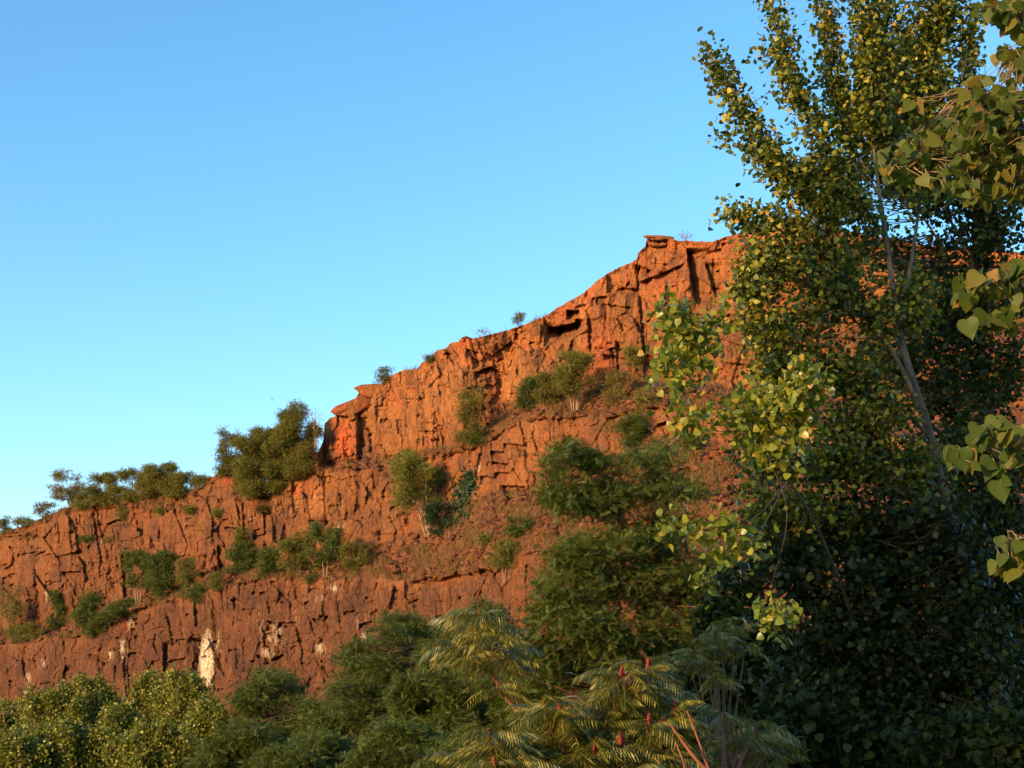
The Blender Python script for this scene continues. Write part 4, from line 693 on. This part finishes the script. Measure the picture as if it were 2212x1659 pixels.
lobC = [(1440, 665, 34, 22, YC - .1, .25, 1.3), (1470, 705, 56, 40, YC - .1, .35, 1.5), (1530, 720, 44, 40, YC, .3, 1.4), (1495, 770, 56, 34, YC - .1, .3, 1.2), (1415, 780, 40, 22, YC - .2, .25, 1.0), (1445, 810, 42, 26, YC - .2, .25, .9), (1480, 850, 44, 30, YC - .2, .3, .9), (1560, 890, 50, 40, YC - .1, .3, .9), (1510, 910, 60, 36, YC - .2, .3, .8),
    (1580, 650, 24, 20, YC, .2, .9), (1620, 860, 44, 40, YC - .1, .3, 1.2), (1690, 870, 70, 50, YC - .2, .4, 1.7), (1740, 820, 50, 44, YC - .2, .3, 1.2), (1660, 950, 70, 44, YC, .4, 1.3), (1740, 930, 50, 40, YC - .1, .3, 1.2), (1440, 1138, 22, 14, YC - .3, .2, 1.0), (1495, 1140, 36, 20, YC - .3, .2, 1.2), (1560, 1150, 50, 28, YC - .2, .3, 1.3), (1620, 1180, 40, 30, YC - .2, .3, 1.), (1530, 1240, 22, 14, YC - .2, .2, 1.), (1680, 1325, 44, 26, YC - .2, .25, 1.3), (1690, 1360, 30, 16, YC - .2, .2, .9)]
poplar("young poplar with broad yellowing leaves reaching left across the cliff", (1960, 1760, YC + 9.5), thin(limC, .30), lobC, YC, .066, M_POPY, 7, .15, thr=-.6, bark=M_DSTEM)

# ------------------------------------------------------------------ near branches with broad leaves at the right edge
def near_tree():
    Y = 5.2; b = W(2560, 1900, Y); root = thing('near_poplar', "nearest poplar whose broad yellow-green leaves hang into the right edge", 'tree', b, 'poplars on the right')
    limbs = [[(2560, 2000, Y, .08), (2540, 1300, Y, .07), (2500, 700, Y, .06), (2470, 300, Y, .05), (2440, -200, Y, .03)],
        [(2490, 600, Y, .02), (2330, 480, Y, .012), (2150, 360, Y, .008), (2010, 340, Y, .004), (1915, 365, Y, .002)], [(2480, 420, Y, .02), (2300, 330, Y, .01), (2160, 240, Y, .006), (2090, 200, Y, .002)], [(2470, 260, Y + .3, .02), (2330, 200, Y + .3, .01), (2200, 170, Y + .3, .004)],
        [(2500, 760, Y, .02), (2320, 660, Y, .012), (2180, 610, Y, .006), (2060, 620, Y, .002)], [(2320, 670, Y, .01), (2220, 690, Y, .006), (2130, 700, Y, .002)], [(2520, 1060, Y - .3, .02), (2330, 960, Y - .3, .012), (2190, 930, Y - .3, .006), (2080, 1000, Y - .3, .002)],
        [(2530, 1250, Y - .6, .02), (2330, 1180, Y - .6, .01), (2230, 1160, Y - .6, .004), (2150, 1180, Y - .6, .002)], [(2460, 60, Y, .02), (2300, 20, Y, .01), (2140, 10, Y, .003)], [(2310, 60, Y, .01), (2190, 110, Y, .003)]]
    lines = [px_line(l, 8) for l in limbs]
    lob = [(1930, 350, 36, 40, Y, .12, 11), (1990, 330, 60, 70, Y, .25, 22), (2060, 300, 70, 80, Y, .3, 40), (2130, 280, 70, 90, Y, .35, 48), (2190, 340, 60, 100, Y, .3, 44), (2100, 400, 90, 50, Y, .3, 34), (2180, 230, 50, 60, Y, .3, 26), (2120, 190, 40, 34, Y, .2, 12), (2200, 150, 40, 34, Y + .3, .2, 10), (2240, 300, 60, 140, Y, .3, 40), (1985, 225, 20, 16, Y, .1, 3), (2080, 200, 30, 18, Y, .1, 4),
        (2080, 620, 34, 24, Y, .1, 7), (2140, 610, 50, 30, Y, .15, 10), (2190, 600, 40, 44, Y, .15, 12), (2120, 690, 44, 36, Y, .12, 8), (2180, 680, 40, 40, Y, .15, 8), (2130, 920, 44, 34, Y - .3, .12, 9), (2180, 950, 40, 50, Y - .3, .15, 10), (2090, 990, 36, 36, Y - .3, .1, 6), (2150, 1020, 30, 30, Y - .3, .1, 3), (2180, 1165, 40, 22, Y - .6, .08, 5), (2165, 1215, 24, 26, Y - .6, .08, 3), (2205, 1220, 24, 30, Y - .6, .08, 4), (2150, 15, 50, 24, Y, .15, 16), (2200, 30, 50, 40, Y, .15, 18), (2170, 115, 30, 22, Y, .1, 5), (2210, 120, 26, 22, Y, .1, 6), (2240, 60, 40, 60, Y, .2, 18)]
    nodes = np.concatenate([l[0] for l in lines[1:]]); P = []; pet = []
    LS = []
    for cx, cy, rx, ry, yy, dy, n in lob:
        big_ = yy < Y or 560 < cy < 720; n = int(n * (2 if big_ else 2.5)); LS.append(np.full(n, 1.25 if big_ else 1.0)); u = unit(RNG.normal(size=(n, 3))) * RNG.random((n, 1)) ** .4; P.append(W(cx + rx * u[:, 0], cy + ry * u[:, 1], yy + dy * u[:, 2]))
    P = np.concatenate(P); n = len(P); D = RNG.normal(size=(n, 3)) * [.8, .5, .5] + [-.1, 0, -.9]; Nn = RNG.normal(size=(n, 3)) * [.8, .7, .6] + [-.4, -.7, .35]; D = unit(D)
    leaf_cloud('leaves', P, D, Nn, np.concatenate(LS) * (.036 + .036 * RNG.random(n) ** 1.6), T_BIG, M_NEAR, root, b)
    for p, d in zip(P, D):
        if RNG.random() > .45: continue
        j = int(np.argmin(np.linalg.norm(nodes - p, axis=1) + 1.5 * np.maximum(p[2] - nodes[:, 2], 0))); q = nodes[j]; v = q - p; L = np.linalg.norm(v); e = p + v * min(1, .11 / max(L, 1e-3)) if L > .22 else q
        pet.append(([p, (p + e) / 2 - d * .015, e], [.0013, .0013, .0016]))
        if .22 < L < .42: pet.append(([e, (e + q) / 2 + RNG.normal(size=3) * .02, q], [.002, .003, .004]))
    tubes('trunk', lines, M_BARK, root, b, 7, pet, M_TWIG)
near_tree()

# ------------------------------------------------------------------ sumacs
def sumac(label, base, heads, fruits=(), Y=10., size=.46, nf=13, stemmat=None, extra=(), main=None):
    """heads: (px, py, Y): tips carrying a rosette of long pinnate leaves; fruits: (px, py, Y) red cones standing on a head"""
    b = W(*base); root = thing('sumac', label, 'shrub', b, 'staghorn sumacs at the bottom'); st = []; P = []; D = []; N_ = []; S = []
    if main: st.append(px_line(main, 10)); nodes = st[0][0]
    heads = list(heads) + [(f[0] + random.uniform(-6, 6), f[1] + 14, f[2]) for f in fruits] + [(x + random.uniform(-26, 26), y + random.uniform(22, 60), yy + random.uniform(-.25, .25)) for (x, y, yy) in heads]
    for (x, y, yy) in heads:
        h = W(x, y, yy); j = 0
        if main: j = int(np.argmin(np.linalg.norm(nodes - h, axis=1) + 2 * np.maximum(nodes[:, 2] - h[2] + .1, 0))); j = min(j, len(nodes) - 2)
        m_ = W(base[0] + (x - base[0]) * .45 + random.uniform(-12, 12), base[1] + (y - base[1]) * .5, (base[2] + yy) / 2)
        st.append(spline([(*b, .02), (*m_, .015), (*h, .008)], 8) if not main else spline([(*nodes[j], .010), (*((nodes[j] + h) / 2 - [0, 0, .03]), .008), (*h, .006)], 5))
        for k in range(nf):
            az = 2 * math.pi * (k + random.random() * .7) / nf; el = random.uniform(-.2, 1.0); s = size * random.uniform(.44, .74)
            d = np.array([math.cos(az) * math.cos(el), math.sin(az) * math.cos(el), math.sin(el) * .6]); P.append(h - np.array([0, 0, random.random() * .10])); D.append(d); N_.append(np.array([0, 0, 1]) + RNG.normal(size=3) * .22); S.append(s)
    for l in extra: st.append(px_line(l, 8))
    leaf_cloud('foliage', np.array(P), np.array(D), np.array(N_), np.array(S), T_SUM, M_SUM, root, b)
    tr = tubes('stems', st, stemmat or M_RSTEM, root, b, 7)
    for (x, y, yy) in fruits:
        c = W(x, y, yy); n = 10; rr = np.random.default_rng(int(x)); V = [];
        zs = np.linspace(-.075, .02, 9); rad = .016 * np.array([.35, .8, 1, 1.0, .9, .75, .55, .35, .08])
        for z, r in zip(zs, rad):
            for k in range(n): a = 2 * math.pi * k / n; q = r * (1 + .4 * rr.normal()); V.append(c + np.array([q * math.cos(a), q * math.sin(a), z + .004 * rr.normal()]))
        i = np.arange(9 * n).reshape(9, n); j = np.roll(i, -1, 1); q = np.stack([i[:-1], j[:-1], j[1:], i[1:]], -1).reshape(-1, 4)
        loops = list(q.ravel()) + list(i[0][::-1]) + list(i[-1]); stt = list(np.arange(len(q)) * 4) + [len(q) * 4, len(q) * 4 + n]
        mesh_np('fruit_cone', np.array(V), loops, stt, M_FRUIT, root, b)
M_FRUIT = bark_mat('red_fruit', (.13, .010, .010), (.25, .022, .016), 60)
sumac("tallest sumac with a bare red stem curving up to one dark crown of leaves", (1130, 1800, 11.5), [(1035, 1318, 11.5), (1055, 1335, 11.3), (1005, 1345, 11.7), (1040, 1370, 11.3), (1090, 1390, 11.6), (1000, 1395, 11.6), (1080, 1420, 11.4)], (), size=.44, nf=10, main=[(1150, 1800, 11.5, .022), (1135, 1580, 11.5, .019), (1100, 1515, 11.5, .017), (1065, 1460, 11.5, .015), (1048, 1410, 11.5, .012), (1036, 1330, 11.5, .008)], extra=[[(1125, 1560, 11.5, .009), (1114, 1500, 11.5, .007), (1112, 1470, 11.5, .004)]])
sumac("sumac at the bottom with folded sunlit leaves, leftmost of the fruiting ones", (1120, 1860, 9.6), [(1085, 1605, 9.6), (1060, 1620, 9.5), (1045, 1660, 9.5), (1120, 1650, 9.4), (1010, 1640, 9.8)], [(1056, 1577, 9.5), (1084, 1584, 9.5), (1066, 1640, 9.3)], size=.40)
sumac("broad fruiting sumac in the middle of the group with two red cones on its crown", (1240, 1860, 10), [(1185, 1540, 10), (1215, 1550, 9.9), (1260, 1590, 9.9), (1150, 1580, 10.1), (1230, 1640, 9.7), (1180, 1660, 9.7), (1290, 1530, 10.2), (1280, 1650, 9.8)], [(1174, 1510, 9.9), (1208, 1524, 9.8), (1283, 1612, 9.7)], size=.44)
sumac("fruiting sumac with the highest red cones and the brightest yellow leaves", (1400, 1860, 10.4), [(1395, 1455, 10.4), (1350, 1470, 10.3), (1365, 1490, 10.2), (1430, 1480, 10.5), (1390, 1530, 10.3), (1340, 1540, 10.2)], [(1400, 1424, 10.3), (1343, 1441, 10.2), (1360, 1459, 10.1)], size=.44)
sumac("lower sumac with scattered red cones between the brightest one and the red stems", (1400, 1880, 10), [(1410, 1580, 10), (1440, 1590, 10.1), (1345, 1620, 9.9), (1380, 1640, 9.8), (1460, 1560, 10.3), (1440, 1650, 9.9)], [(1402, 1545, 9.9), (1433, 1553, 10), (1458, 1521, 10.2), (1340, 1585, 9.8)], size=.42)
sumac("shaded sumac rising behind the brightest one in front of the dark thicket", (1560, 1800, 17), [(1500, 1400, 17), (1545, 1370, 17), (1590, 1360, 17.2), (1565, 1340, 17.3), (1525, 1430, 16.9), (1450, 1420, 17)], (), size=.44, stemmat=M_DSTEM)
sumac("shaded sumac with bare red stems at the right end of the group", (1560, 1800, 9.6), [(1560, 1540, 11), (1600, 1590, 11.2), (1640, 1560, 11.4), (1680, 1600, 11.6)], (), size=.46, nf=8,
    extra=[[(1590, 1760, 9.0, .014), (1540, 1680, 9.0, .012), (1495, 1630, 9.0, .010), (1446, 1562, 9.0, .006)], [(1560, 1760, 9.1, .010), (1530, 1660, 9.1, .009), (1505, 1590, 9.1, .006), (1484, 1535, 9.1, .004)], [(1490, 1760, 9.1, .009), (1480, 1660, 9.1, .007), (1458, 1600, 9.1, .004)], [(1592, 1740, 11, .012), (1586, 1640, 11, .010), (1580, 1560, 11, .007)], [(1604, 1740, 11.2, .012), (1606, 1640, 11.2, .010), (1600, 1560, 11.2, .006)]])

# ------------------------------------------------------------------ thicket under the poplars, leaf colour darkened for shade
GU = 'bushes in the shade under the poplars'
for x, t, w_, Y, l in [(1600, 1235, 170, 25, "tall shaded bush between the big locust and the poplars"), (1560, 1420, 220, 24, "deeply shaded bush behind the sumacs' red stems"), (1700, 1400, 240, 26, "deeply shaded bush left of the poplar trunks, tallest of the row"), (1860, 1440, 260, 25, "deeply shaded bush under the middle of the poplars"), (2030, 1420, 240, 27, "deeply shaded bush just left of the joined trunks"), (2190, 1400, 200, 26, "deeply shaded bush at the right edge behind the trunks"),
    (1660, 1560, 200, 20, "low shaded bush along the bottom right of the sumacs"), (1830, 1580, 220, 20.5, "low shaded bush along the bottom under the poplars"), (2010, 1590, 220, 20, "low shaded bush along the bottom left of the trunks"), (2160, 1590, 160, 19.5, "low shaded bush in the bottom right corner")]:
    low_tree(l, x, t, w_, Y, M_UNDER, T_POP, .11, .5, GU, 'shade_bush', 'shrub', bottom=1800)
# unseen trees added around and behind the viewpoint to shade the lower right
def shade_caster_tree(label, X, Y, H, cw, z0):
    b = np.array([X, Y, 0.]); root = thing('shade_caster_tree', label, 'tree', b, 'unseen trees added for shade'); n = 8000
    zz = RNG.random(n); an = RNG.random(n) * 2 * math.pi; rr = cw * RNG.random(n) ** .45 * (1 - .75 * zz ** 4) * (.6 + .4 * np.minimum(1, zz * 6)); P = b + np.stack([rr * np.cos(an), rr * np.sin(an), z0 + (H - z0) * zz], 1)
    leaf_cloud('crown', P, RNG.normal(size=(n, 3)), RNG.normal(size=(n, 3)), .16 + .14 * RNG.random(n), T_POP, M_SHRUB, root, b)
    L = [spline([(X, Y, -.2, .16), (X + .1, Y, H * .4, .12), (X - .1, Y + .1, H * .9, .03)], 8)]
    for k in range(7):
        a = k * 2.4; z = z0 + (H - z0) * k / 8; L.append(spline([(X, Y, z, .05), (X + math.cos(a) * cw * .5, Y + math.sin(a) * cw * .5, z + .6, .03), (X + math.cos(a) * cw * .9, Y + math.sin(a) * cw * .9, z + 1.2, .01)], 6))
    tubes('trunk', L, M_BARK, root, b, 7)
SH = np.array([math.sin(SUN_AZ), math.cos(SUN_AZ)])                             # towards the sun, on the ground
for (tx, ty), d, H, cw, l in [((4.2, 22), 28, 12.2, 1.6, "unseen tree added to cast shade, left behind the viewpoint, nearest of its row"), ((5.8, 22), 29, 12.6, 1.6, "unseen tree added to cast shade, second of its row"), ((7.0, 22), 30, 18.5, 1.6, "unseen tree added to cast shade, third of its row"), ((8.2, 22), 31, 19.5, 1.5, "unseen tree added to cast shade, last of its row towards the right"), ((3.6, 24), 31, 12.0, 1.8, "unseen tree added to cast shade at the far end of the row")]:  # added out of view, placed along the sun direction to cast shade
    q = np.array([tx, ty]) + SH * d; shade_caster_tree(l, q[0], q[1], H, cw, .4)
for X, Y, H, cw, l in [(8.5, 7, 11, 2.6, "unseen tree added to block skylight, right of the viewpoint beside the poplars"), (6.5, -3, 12, 2.8, "unseen tree added to block skylight, right behind the viewpoint"), (11, 14, 12, 2.6, "unseen tree added to block skylight, right of the poplar trunks"), (2.5, -9, 12, 2.6, "unseen tree added to block skylight, straight behind the viewpoint")]:  # added out of view to keep skylight off the lower right
    shade_caster_tree(l, X, Y, H, cw, .4)
